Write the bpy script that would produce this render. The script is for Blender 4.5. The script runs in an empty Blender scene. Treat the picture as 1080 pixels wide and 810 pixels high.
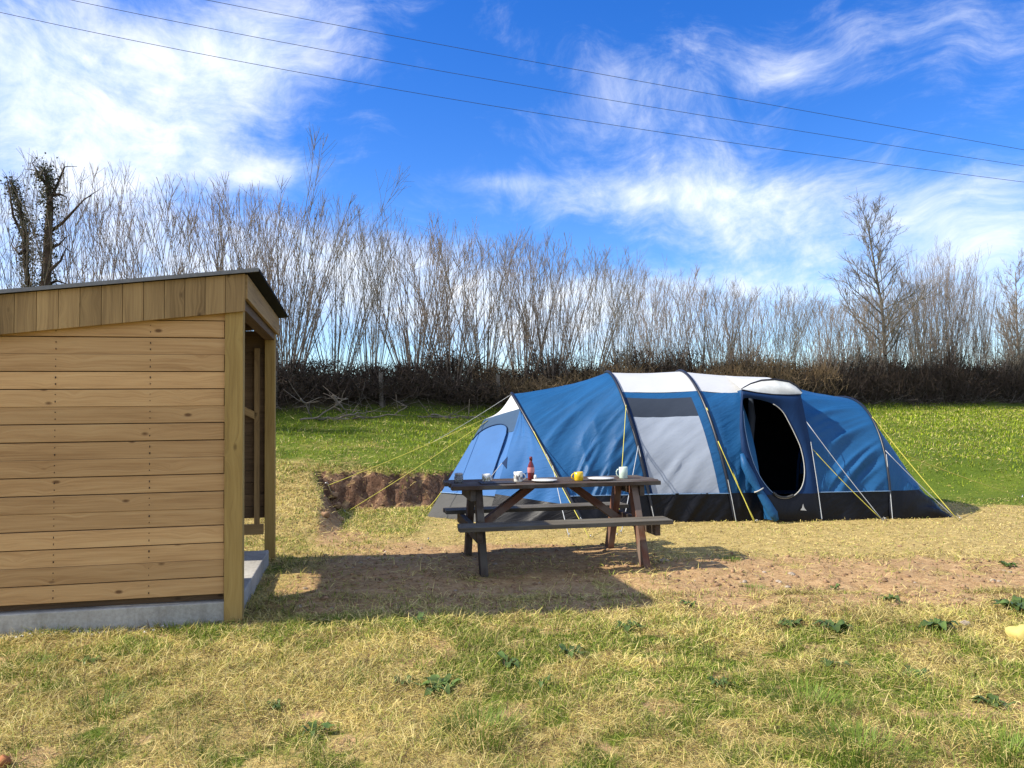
import bpy, math, random
import numpy as np
from mathutils import Vector

C = bpy.context.scene.collection
R = math.radians
rng = np.random.default_rng(7)
random.seed(11)

# ------------------------------------------------------------------ camera
FPX = 811.0
EYE = np.array([0.0, 0.0, 1.45])
PITCH, ROLL = R(2.2), 0.0105
_f = np.array([0, math.cos(PITCH), math.sin(PITCH)])
_r0 = np.array([1.0, 0, 0]); _u0 = np.array([0, -math.sin(PITCH), math.cos(PITCH)])
_r = _r0 * math.cos(ROLL) - _u0 * math.sin(ROLL)
_u = _u0 * math.cos(ROLL) + _r0 * math.sin(ROLL)

def ray(px, py):
    return _f + _r * ((px - 540) / FPX) + _u * ((405 - py) / FPX)
def P(px, py, Y):
    d = ray(px, py); return EYE + d * (Y / d[1])
def PG(px, py, z=0.0):
    d = ray(px, py); return EYE + d * ((z - EYE[2]) / d[2])

cam = bpy.data.cameras.new('camera'); co = bpy.data.objects.new('camera', cam); C.objects.link(co)
cam.sensor_width = 36; cam.lens = FPX / 1080 * 36; cam.clip_end = 3000; cam.clip_start = 0.05
from mathutils import Matrix
m = Matrix(((_r[0], _u[0], -_f[0], EYE[0]), (_r[1], _u[1], -_f[1], EYE[1]), (_r[2], _u[2], -_f[2], EYE[2]), (0, 0, 0, 1)))
co.matrix_world = m
bpy.context.scene.camera = co

# ------------------------------------------------------------------ noise
def _hash(ix, iy, seed):
    n = (ix.astype(np.int64) * 374761393 + iy.astype(np.int64) * 668265263 + seed * 974711) & 0xffffffff
    n = ((n ^ (n >> 13)) * 1274126177) & 0xffffffff
    n = n ^ (n >> 16)
    return (n & 0xffffff) / float(0x1000000)
def vnoise(x, y, seed=0):
    x = np.asarray(x, float); y = np.asarray(y, float)
    ix = np.floor(x); iy = np.floor(y); fx = x - ix; fy = y - iy
    fx = fx * fx * (3 - 2 * fx); fy = fy * fy * (3 - 2 * fy)
    a = _hash(ix, iy, seed); b = _hash(ix + 1, iy, seed); c = _hash(ix, iy + 1, seed); d = _hash(ix + 1, iy + 1, seed)
    return (a * (1 - fx) + b * fx) * (1 - fy) + (c * (1 - fx) + d * fx) * fy
def fbm(x, y, seed=0, o=4):
    s = 0; a = 0.5; t = 0
    for i in range(o):
        s = s + a * vnoise(x * 2 ** i + 17.3 * i, y * 2 ** i - 9.1 * i, seed + i); t += a; a *= .55
    return s / t
def sstep(a, b, x):
    t = np.clip((x - a) / (b - a), 0, 1); return t * t * (3 - 2 * t)

# ------------------------------------------------------------------ terrain functions
def hedge_y(x): return 18 + (x + 5.3) * 0.645
HN = np.array([-0.645, 1.0]) / math.hypot(0.645, 1)
def hedge_dist(x, y): return (y - hedge_y(x)) / math.hypot(0.645, 1)
def hedge_at(px):
    X = (px - 540) / FPX; y = 21.42 / (1 - .645 * X); return np.array([X * y, y])

def platform_mask(x, y):
    yb = np.interp(x, [-4, -2.9, -1.1, 0.5, 6, 9], [11.7, 11.75, 12.15, 13.9, 14.2, 13.0])
    yb = yb + .22 * (fbm(x * 1.6, y * .6, 3) - .5) + .12 * (fbm(x * 6, y * 8, 5) - .5) + .16 * (fbm(x * 14, y * 17, 6, 3) - .5)
    xl = np.interp(y, [8, 9.4, 10.5, 11.9, 13], [-1.7, -2.15, -2.45, -2.85, -3.0]) + .3 * (fbm(x * 1.3, y * 1.7, 4) - .5)
    d = np.maximum(y - yb, xl - x)
    w = np.interp(x, [-3, 0, 5, 7], [.36, .4, 1.2, 2.5])
    return 1 - sstep(-w * .3, w * .7, d)
def gz(x, y, micro=True):
    x = np.asarray(x, float); y = np.asarray(y, float)
    H = hedge_y(np.clip(x, -16, 40)); H = np.maximum(H, 11)
    ys = np.interp(x, [-3, 5], [8.3, 10.3])
    s = np.clip((y - ys) / (H - ys), 0, 1)
    z = 1.62 * (s ** 0.95) * sstep(0, .12, s) + 0.03 * s
    z = z * (1 - platform_mask(x, y))
    hd = hedge_dist(x, y)
    z = z + 0.55 * np.exp(-(hd / .8) ** 2) * (x > -40) * (x < 60)
    z = z - sstep(1.5, 14, hd) * 0.9
    # foreground falls a little towards the viewer
    z = z - 0.05 * sstep(5, 2, y)
    if micro:
        near = 1 - sstep(40, 90, np.abs(y) + np.abs(x))
        amp = np.where(platform_mask(x, y) * sstep(8.6, 9.4, y) > .5, .35, 1.0)
        z = z + near * amp * (.07 * (fbm(x * .7, y * .7, 21, 3) - .5) + .045 * (fbm(x * 3.5, y * 3.5, 22, 3) - .5))
        _, dd, _ = region(x, y)
        z = z + near * dd * .035 * (fbm(x * 8, y * 8, 23, 3) - .5)
    return z
def region(x, y):
    """green, dirt and straw share of the ground cover at a point"""
    n1 = fbm(x * .9, y * .9, 31); n2 = fbm(x * 2.6, y * 2.6, 41, 3); n3 = fbm(x * .45, y * .7, 51, 3)
    pm = platform_mask(x, y)
    # open green field behind
    field = sstep(10.6, 12.6, y + (n1 - .5) * 2.5 + np.where(x < 0, -1.0 * sstep(-2.6, -3.6, x), 0)) * (1 - pm * .9)
    field = np.maximum(field, sstep(11.0, 12.0, y + (n1 - .5) * 1.6) * (x > 5.8))
    tus = sstep(.56, .68, vnoise(x * 1.9 + 3, y * 2.6, 63) * .5 + n2 * .5)
    n4 = fbm(x * 5.5, y * 7.5, 65, 3)
    patch = np.maximum(sstep(.47, .60, n1 * .35 + n2 * .3 + n4 * .35), tus * .8)
    rightg = sstep(.46, .57, n1 * .35 + n2 * .3 + n4 * .35 + .07 * sstep(0, 2.0, x) * sstep(5.6, 4.4, y))
    green = np.maximum(field * (0.80 + .4 * (n2 - .5)), np.maximum(patch * .58, rightg * sstep(5.8, 5.2, y) * .70))
    # yellow rank grass by the lip of the cut and left of it
    leftm = sstep(-1.9, -2.6, x) * sstep(7, 8, y) * (1 - sstep(13.2, 15.5, y + (n1 - .5) * 4))
    green = green * (1 - .25 * leftm)
    pad = pm * sstep(8.9, 9.6, y) * (x < 0.5)
    green = np.maximum(green, pad * (.35 + .5 * (n2 - .3)))
    strip = sstep(7.3, 7.9, y + (n1 - .5) * .8) * sstep(11.2, 10.4, y) * sstep(-1.4, -.4, x)
    green = green * (1 - .8 * strip)
    # bare earth: under table and shed shadow, strip at right, raw bank
    d1 = sstep(-2.3, -1.6, x) * sstep(1.9, .9, x) * sstep(5.5, 5.9, y + (n2 - .5) * .7) * sstep(9.2, 8.2, y + (n2 - .5) * 1.2)
    d2 = sstep(.5, 1.6, x) * sstep(6.2, 4.6, x) * sstep(5.1, 5.9, y + (n1 - .5) * 1.1 + (n2 - .5) * .6) * sstep(8.0, 7.2, y + (n1 - .5) * .8)
    slope = (pm > .12) * (pm < .97) * (x < 1.0) * (y > 8.8)
    d3 = sstep(1.6, 2.2, x) * 0
    lp = np.exp(-(((x + 2.0) / .35) ** 2 + ((y - 9.1) / .6) ** 2))
    d4 = sstep(.60, .70, vnoise(x * 4.3, y * 5.6, 61) * .5 + n2 * .5) * sstep(6.5, 5, y) * .55
    dirt = np.clip(np.maximum.reduce([d1 * .9 * sstep(.30, .52, n2 * .6 + n4 * .4 + .09), d2 * 1.0 * sstep(.26, .48, n2 * .6 + n4 * .4 + .06), slope * 1.0, lp * .9, d4, strip * .18 * sstep(.4, .7, n2)]), 0, 1)
    dirt = dirt * (hedge_dist(x, y) < -1.5)
    green = green * (1 - .75 * dirt)
    return np.clip(green, 0, 1), dirt, np.clip(1 - green - dirt, 0, 1)

# ------------------------------------------------------------------ materials
def new_mat(name):
    mt = bpy.data.materials.new(name); mt.use_nodes = True
    nt = mt.node_tree; nt.nodes.clear()
    out = nt.nodes.new('ShaderNodeOutputMaterial')
    return mt, nt, out
def N(nt, t, **k):
    n = nt.nodes.new(t)
    for a, b in k.items(): setattr(n, a, b)
    return n
def L(nt, a, b): nt.links.new(a, b)
def ramp(nt, fac, stops):
    n = N(nt, 'ShaderNodeValToRGB'); el = n.color_ramp.elements
    while len(el) < len(stops): el.new(.5)
    for e, (p, c) in zip(el, stops):
        e.position = p; e.color = (*c, 1) if len(c) == 3 else c
    L(nt, fac, n.inputs[0]); return n.outputs[0]
def math_(nt, op, a, b=None, c=None, clamp=False):
    n = N(nt, 'ShaderNodeMath', operation=op, use_clamp=clamp)
    for i, v in enumerate((a, b, c)):
        if v is None: continue
        if isinstance(v, (int, float)): n.inputs[i].default_value = v
        else: L(nt, v, n.inputs[i])
    return n.outputs[0]
def mixc(nt, fac, a, b, mode='MIX'):
    n = N(nt, 'ShaderNodeMix', data_type='RGBA', blend_type=mode)
    for s, v in ((n.inputs[0], fac), (n.inputs[6], a), (n.inputs[7], b)):
        if isinstance(v, (int, float)): s.default_value = v
        elif isinstance(v, tuple): s.default_value = (*v, 1)
        else: L(nt, v, s)
    return n.outputs[2]
def noise(nt, vec, scale, detail=4, rough=.55, dist=0):
    n = N(nt, 'ShaderNodeTexNoise'); n.inputs['Scale'].default_value = scale; n.inputs['Detail'].default_value = detail
    n.inputs['Roughness'].default_value = rough; n.inputs['Distortion'].default_value = dist
    if vec is not None: L(nt, vec, n.inputs['Vector'])
    return n.outputs[0]
def bump(nt, h, strength, dist):
    n = N(nt, 'ShaderNodeBump'); n.inputs['Strength'].default_value = strength; n.inputs['Distance'].default_value = dist
    L(nt, h, n.inputs['Height']); return n.outputs[0]
def mapping(nt, vec, scale, rot=(0, 0, 0)):
    n = N(nt, 'ShaderNodeMapping'); n.inputs['Scale'].default_value = scale; n.inputs['Rotation'].default_value = rot
    L(nt, vec, n.inputs['Vector']); return n.outputs[0]
def principled(nt, out, color, rough=.7, normal=None, spec=.3, metallic=0, **kw):
    b = N(nt, 'ShaderNodeBsdfPrincipled')
    if isinstance(color, tuple): b.inputs['Base Color'].default_value = (*color, 1)
    else: L(nt, color, b.inputs['Base Color'])
    if isinstance(rough, (int, float)): b.inputs['Roughness'].default_value = rough
    else: L(nt, rough, b.inputs['Roughness'])
    b.inputs['Specular IOR Level'].default_value = spec; b.inputs['Metallic'].default_value = metallic
    for k, v in kw.items(): b.inputs[k].default_value = v
    if normal is not None: L(nt, normal, b.inputs['Normal'])
    if out is not None: L(nt, b.outputs[0], out.inputs[0])
    return b

def wood_mat(name, light, mid, dark, knot=.6, rough=.75, grey=None, rndamt=.5):
    mt, nt, out = new_mat(name)
    uv = N(nt, 'ShaderNodeUVMap').outputs[0]
    rnd = N(nt, 'ShaderNodeAttribute', attribute_name='rnd').outputs['Fac']
    off = N(nt, 'ShaderNodeCombineXYZ'); L(nt, math_(nt, 'MULTIPLY', rnd, 37.0), off.inputs[0]); L(nt, math_(nt, 'MULTIPLY', rnd, 53.0), off.inputs[1])
    add = N(nt, 'ShaderNodeVectorMath', operation='ADD'); L(nt, uv, add.inputs[0]); L(nt, off.outputs[0], add.inputs[1])
    v = add.outputs[0]
    # knots
    vor = N(nt, 'ShaderNodeTexVoronoi'); vor.inputs['Scale'].default_value = 1; L(nt, mapping(nt, v, (4.2, 8.5, 1)), vor.inputs['Vector'])
    kd = vor.outputs['Distance']
    sel = math_(nt, 'GREATER_THAN', N(nt, 'ShaderNodeSeparateColor').outputs[0], .5)
    sc = sel.node.inputs[0].links[0].from_node; L(nt, vor.outputs['Color'], sc.inputs[0])
    kn = math_(nt, 'MULTIPLY', math_(nt, 'MULTIPLY', math_(nt, 'SUBTRACT', 1, math_(nt, 'DIVIDE', kd, random.uniform(.13, .15)), clamp=True), 1.9, clamp=True), sel)
    # grain bends round the knots
    warp = math_(nt, 'MULTIPLY', math_(nt, 'POWER', math_(nt, 'SUBTRACT', 1, kd, clamp=True), 4), .05)
    sep = N(nt, 'ShaderNodeSeparateXYZ'); L(nt, v, sep.inputs[0])
    cmb = N(nt, 'ShaderNodeCombineXYZ'); L(nt, sep.outputs[0], cmb.inputs[0]); L(nt, math_(nt, 'ADD', sep.outputs[1], warp), cmb.inputs[1])
    g1 = noise(nt, mapping(nt, cmb.outputs[0], (1.6, 55, 1)), 1.5, 5, .6, .4)
    g2 = noise(nt, mapping(nt, cmb.outputs[0], (.8, 14, 1)), 1.2, 3, .5, .8)
    blot = noise(nt, v, 3.0, 3, .6)
    g = math_(nt, 'ADD', math_(nt, 'MULTIPLY', g1, .55), math_(nt, 'MULTIPLY', g2, .45))
    col = ramp(nt, g, [(.28, dark), (.50, mid), (.72, light)])
    tone = math_(nt, 'ADD', 1 - rndamt / 2, math_(nt, 'MULTIPLY', rnd, rndamt))
    tc = N(nt, 'ShaderNodeCombineXYZ')
    for i in range(3): L(nt, math_(nt, 'ADD', tone, .03 * (1 - i) * rndamt), tc.inputs[i])
    col = mixc(nt, 1.0, col, tc.outputs[0], 'MULTIPLY')
    if grey is not None:
        col = mixc(nt, math_(nt, 'MULTIPLY', sst(nt, blot, .42, .66), .75), col, grey)
    col = mixc(nt, math_(nt, 'MULTIPLY', kn, knot), col, (dark[0] * .35, dark[1] * .3, dark[2] * .3))
    h = math_(nt, 'SUBTRACT', g, math_(nt, 'MULTIPLY', kn, .4))
    principled(nt, out, col, rough, bump(nt, h, .35, .004), .25)
    return mt
def sst(nt, v, a, b):
    n = N(nt, 'ShaderNodeMapRange', interpolation_type='SMOOTHSTEP'); n.inputs[1].default_value = a; n.inputs[2].default_value = b
    L(nt, v, n.inputs[0]); return n.outputs[0]

def plain(name, color, rough=.6, spec=.3, var=.25, scale=8, bumps=.0, metallic=0, detail=4, bdist=.005):
    mt, nt, out = new_mat(name)
    tc = N(nt, 'ShaderNodeTexCoord').outputs['Object']
    n = noise(nt, tc, scale, detail, .6)
    a = tuple(c * (1 - var) for c in color); b = tuple(min(1, c * (1 + var)) for c in color)
    col = ramp(nt, n, [(.3, a), (.7, b)])
    nm = bump(nt, n, bumps, bdist) if bumps else None
    principled(nt, out, col, rough, nm, spec, metallic)
    return mt

def fabric(name, color, trans=.1, rough=.6, spec=.2, fold=.2, var=.12, ang=32):
    """tent cloth: fine weave, stretched creases, a little light through it"""
    mt, nt, out = new_mat(name)
    uv = N(nt, 'ShaderNodeUVMap').outputs[0]
    w1 = noise(nt, mapping(nt, mapping(nt, uv, (1, 1, 1), (0, 0, R(ang))), (7, .8, 1)), 1.5, 5, .6, .6)
    w2 = noise(nt, mapping(nt, mapping(nt, uv, (1, 1, 1), (0, 0, R(ang * .5))), (5, 1.6, 1)), 3.0, 4, .55, .8)
    ge = N(nt, 'ShaderNodeNewGeometry').outputs['Position']
    bl = noise(nt, ge, 1.3, 3, .6)
    a = tuple(c * (1 - var) for c in color); b = tuple(min(1, c * (1 + var)) for c in color)
    col = ramp(nt, bl, [(.3, a), (.7, b)])
    h = math_(nt, 'ADD', w1, math_(nt, 'MULTIPLY', w2, .5))
    nm = bump(nt, h, fold, .03)
    p = principled(nt, None, col, rough, nm, spec)
    tr = N(nt, 'ShaderNodeBsdfTranslucent'); L(nt, col, tr.inputs[0])
    mx = N(nt, 'ShaderNodeMixShader'); mx.inputs[0].default_value = trans
    L(nt, p.outputs[0], mx.inputs[1]); L(nt, tr.outputs[0], mx.inputs[2]); L(nt, mx.outputs[0], out.inputs[0])
    return mt

def leaf_mat(name, attr=None, color=(.05, .09, .02), trans=.3, rough=.55, spec=.25):
    mt, nt, out = new_mat(name)
    if attr: col = N(nt, 'ShaderNodeAttribute', attribute_name=attr).outputs['Color']
    else:
        r = N(nt, 'ShaderNodeAttribute', attribute_name='rnd').outputs['Fac']
        col = ramp(nt, r, [(0, tuple(c * .6 for c in color)), (.6, color), (1, tuple(min(1, c * 1.5) for c in color))])
    p = principled(nt, None, col, rough, None, spec)
    tr = N(nt, 'ShaderNodeBsdfTranslucent'); L(nt, col, tr.inputs[0])
    mx = N(nt, 'ShaderNodeMixShader'); mx.inputs[0].default_value = trans
    L(nt, p.outputs[0], mx.inputs[1]); L(nt, tr.outputs[0], mx.inputs[2]); L(nt, mx.outputs[0], out.inputs[0])
    return mt

def ground_mat():
    mt, nt, out = new_mat('ground_cover')
    at = N(nt, 'ShaderNodeAttribute', attribute_name='reg').outputs['Color']
    sp = N(nt, 'ShaderNodeSeparateColor'); L(nt, at, sp.inputs[0])
    pos = N(nt, 'ShaderNodeNewGeometry').outputs['Position']
    f = noise(nt, pos, 38, 5, .65); md = noise(nt, pos, 9, 4, .6); lg = noise(nt, pos, 1.3, 4, .6)
    fib = noise(nt, mapping(nt, pos, (60, 25, 40), (0, 0, .6)), 1.5, 4, .7, 1.5)
    straw = ramp(nt, math_(nt, 'ADD', math_(nt, 'MULTIPLY', fib, .6), math_(nt, 'MULTIPLY', md, .4)), [(.30, (.14, .10, .04)), (.5, (.38, .28, .105)), (.72, (.56, .45, .21))])
    green = ramp(nt, math_(nt, 'ADD', math_(nt, 'MULTIPLY', f, .5), math_(nt, 'MULTIPLY', lg, .5)), [(.3, (.035, .06, .008)), (.5, (.085, .125, .014)), (.7, (.16, .18, .025))])
    dirt = ramp(nt, math_(nt, 'ADD', math_(nt, 'MULTIPLY', f, .55), math_(nt, 'MULTIPLY', md, .45)), [(.28, (.15, .08, .035)), (.5, (.37, .235, .115)), (.74, (.54, .39, .215))])
    gsel = sst(nt, math_(nt, 'ADD', sp.outputs[0], math_(nt, 'MULTIPLY', math_(nt, 'SUBTRACT', md, .5), .9)), .3, .7)
    dsel = sst(nt, math_(nt, 'ADD', sp.outputs[1], math_(nt, 'MULTIPLY', math_(nt, 'SUBTRACT', md, .5), 1.1)), .28, .6)
    col = mixc(nt, gsel, straw, green); col = mixc(nt, dsel, col, dirt)
    # darker brown soil on the steep face of the bank
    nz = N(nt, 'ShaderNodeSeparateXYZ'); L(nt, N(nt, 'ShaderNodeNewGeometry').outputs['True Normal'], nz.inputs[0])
    steep_soil = ramp(nt, math_(nt, 'ADD', math_(nt, 'MULTIPLY', f, .5), math_(nt, 'MULTIPLY', md, .5)), [(.3, (.045, .024, .014)), (.5, (.13, .072, .045)), (.72, (.27, .18, .12))])
    col = mixc(nt, sst(nt, nz.outputs[2], .78, .45), col, steep_soil)
    # leaf litter along the hedge foot, darkened to carry the shade of the shrubs
    litter = ramp(nt, f, [(.3, (.018, .013, .008)), (.55, (.05, .036, .022)), (.75, (.11, .08, .05))])
    col = mixc(nt, sp.outputs[2], col, litter)
    h = math_(nt, 'ADD', math_(nt, 'MULTIPLY', f, .6), md)
    principled(nt, out, col, .95, bump(nt, h, .8, .03), .1)
    return mt

M = {}
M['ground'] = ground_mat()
M['pine'] = wood_mat('pine_cladding', (.565, .37, .175), (.475, .288, .128), (.32, .175, .07), .9, rndamt=.40)
M['post_wood'] = wood_mat('treated_post_wood', (.41, .285, .10), (.32, .21, .068), (.21, .13, .04), .6, rndamt=.1)
M['fascia_wood'] = wood_mat('fascia_wood', (.40, .27, .12), (.30, .195, .085), (.17, .105, .045), .8, rndamt=.5)
M['shade_wood'] = wood_mat('shade_darkened_wood', (.17, .11, .06), (.12, .075, .04), (.07, .04, .02), .7, rndamt=.4)  # timber darkened to carry the shade inside the shelter
M['old_wood'] = wood_mat('weathered_brown_wood', (.10, .065, .042), (.055, .035, .024), (.022, .014, .01), .5, grey=(.11, .10, .085), rndamt=.7)
M['red_wood'] = wood_mat('red_brown_wood', (.19, .09, .055), (.12, .05, .03), (.05, .02, .012), .5, grey=(.17, .14, .115), rndamt=.5)
M['bench_wood'] = wood_mat('grey_bench_wood', (.15, .13, .10), (.095, .082, .062), (.04, .034, .027), .5, grey=(.12, .112, .095), rndamt=.4)
M['roof'] = plain('black_roof_sheet', (.006, .006, .0065), .85, .12, .3, 20)
M['trim'] = plain('grey_roof_edge', (.16, .16, .165), .5, .4, .15, 30)
M['nail'] = plain('rusty_nail', (.05, .03, .02), .8)
M['blue'] = fabric('blue_polyester', (.012, .080, .205), .05, .5, .22, .42)
M['blue_down'] = fabric('blue_polyester_right', (.012, .078, .20), .05, .5, .22, .42, ang=-34)
M['blue_sunlit'] = fabric('sunlit_blue_polyester', (.05, .16, .40), .16, .6, .15, .2)  # same cloth made lighter, sun on the left end put into the colour
M['blue_half_sunlit'] = fabric('half_sunlit_blue_polyester', (.028, .115, .30), .08, .6, .12, .3)  # lighter blue paints the sun on the side gusset
M['navy'] = fabric('navy_polyester', (.006, .026, .085), .05, .6, .15, .2)
M['greyblue'] = fabric('hood_shaded_mesh', (.05, .095, .17), .10, .7, .1, .15)  # mesh tone with the hood's shadow put into the colour
M['white'] = fabric('off_white_polyester', (.60, .61, .62), .20, .6, .2, .15, .05)
M['pvc'] = fabric('grey_window_blind', (.30, .34, .41), .05, .45, .35, .15, .10)
M['greyband'] = fabric('dark_grey_mesh', (.035, .045, .065), .03, .75, .1, .15)
M['skirt'] = fabric('black_groundsheet', (.0035, .004, .007), .0, .45, .22, .35)
M['skirt_grey'] = fabric('dusty_groundsheet', (.055, .055, .053), .0, .6, .2, .3)
M['pole'] = plain('black_pole_sleeve', (.008, .010, .018), .4, .5, .2, 30)
M['piping'] = plain('grey_piping', (.40, .40, .38), .6, .3, .1, 40)
M['bluepiping'] = plain('pale_blue_piping', (.16, .26, .42), .6, .3, .1, 40)
M['webbing'] = plain('grey_webbing', (.42, .44, .46), .7, .2, .15, 60)
M['guy'] = plain('yellow_cord', (.54, .49, .09), .6, .2, .15, 50)
M['steel'] = plain('steel_peg', (.45, .45, .45), .35, .5, .1, 40, metallic=.9)
M['inner'] = plain('unlit_black_cloth', (.012, .013, .017), .95, .05, .2, 6)  # near-black colour stands in for the unlit tent inside
M['bark'] = plain('hazel_bark', (.235, .185, .145), .85, .15, .45, 7, .3)
M['bark2'] = plain('grey_ash_bark', (.165, .145, .115), .85, .15, .4, 6, .3)
M['barkdark'] = plain('dark_twig_bark', (.075, .055, .042), .9, .1, .5, 5, .3)
M['barktan'] = plain('tan_twig_bark', (.26, .18, .10), .9, .1, .4, 5, .3)
M['barkdead'] = plain('dead_grey_stick', (.17, .145, .12), .9, .1, .35, 6, .3)
M['ivy'] = leaf_mat('ivy_leaf', None, (.05, .058, .026), .15, .45)
M['bramble'] = leaf_mat('bramble_leaf', None, (.026, .023, .012), .1, .6)
M['dock'] = leaf_mat('dock_leaf', None, (.095, .145, .035), .22, .42, .35)
M['grass'] = leaf_mat('grass_blade', 'col', trans=.28, rough=.6, spec=.2)
M['white_flower'] = plain('white_flower', (.75, .75, .66), .7)
M['cable'] = plain('dark_cable', (.05, .06, .09), .6)
M['ceramic'] = plain('white_glazed_ceramic', (.72, .71, .66), .2, .5, .05, 20)
M['mint'] = plain('pale_mint_ceramic', (.50, .60, .52), .25, .5, .08, 20)
M['yellow'] = plain('yellow_ceramic', (.72, .47, .02), .25, .5, .08, 20)
M['print'] = plain('dark_printed_glaze', (.10, .09, .10), .4)
M['olive'] = plain('olive_printed_glaze', (.22, .19, .05), .4)
M['slate'] = plain('dark_slate', (.03, .03, .035), .6)
M['redsauce'] = plain('dark_red_bottle', (.14, .015, .018), .25, .5, .2, 20)
M['pinklabel'] = plain('pink_label', (.55, .22, .22), .5)
M['blackcap'] = plain('black_cap', (.015, .012, .012), .4)
M['stone_y'] = plain('yellow_stone', (.50, .40, .13), .9, .15, .35, 6, .4)
M['stone'] = plain('pale_stone', (.34, .28, .22), .9, .15, .35, 9, .5)
M['clod'] = plain('earth_clod', (.27, .17, .10), .95, .1, .45, 14, .6)
M['gravelm'] = plain('white_gravel', (.55, .54, .52), .9, .15, .4, 14, .3)
M['scrap'] = plain('white_plastic', (.65, .65, .64), .5)
M['terracotta'] = plain('terracotta', (.30, .12, .05), .85, .15, .3, 12, .4)

def concrete():
    mt, nt, out = new_mat('concrete')
    pos = N(nt, 'ShaderNodeTexCoord').outputs['Object']
    a = noise(nt, pos, 3, 5, .6); b = noise(nt, pos, 45, 4, .7); d = noise(nt, mapping(nt, pos, (3, 3, .6)), 6, 3, .5)
    c = ramp(nt, math_(nt, 'ADD', math_(nt, 'MULTIPLY', a, .5), math_(nt, 'MULTIPLY', b, .5)), [(.3, (.24, .225, .20)), (.5, (.36, .345, .31)), (.7, (.48, .46, .42))])
    c = mixc(nt, math_(nt, 'MULTIPLY', sst(nt, d, .5, .7), .35), c, (.20, .18, .15))
    principled(nt, out, c, .9, bump(nt, b, .4, .006), .2)
    return mt
M['concrete'] = concrete()

def glass_mat():
    mt, nt, out = new_mat('jar_glass')
    n = noise(nt, N(nt, 'ShaderNodeTexCoord').outputs['Object'], 20)
    principled(nt, out, (.75, .80, .82), .05, None, .5, 0, **{'Transmission Weight': .9, 'IOR': 1.45})
    return mt
M['glass'] = glass_mat()

# ------------------------------------------------------------------ mesh builder
def origin_of(o):
    v = np.zeros(3)
    while o is not None:
        v = v + np.array(o.location); o = o.parent
    return v

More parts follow.
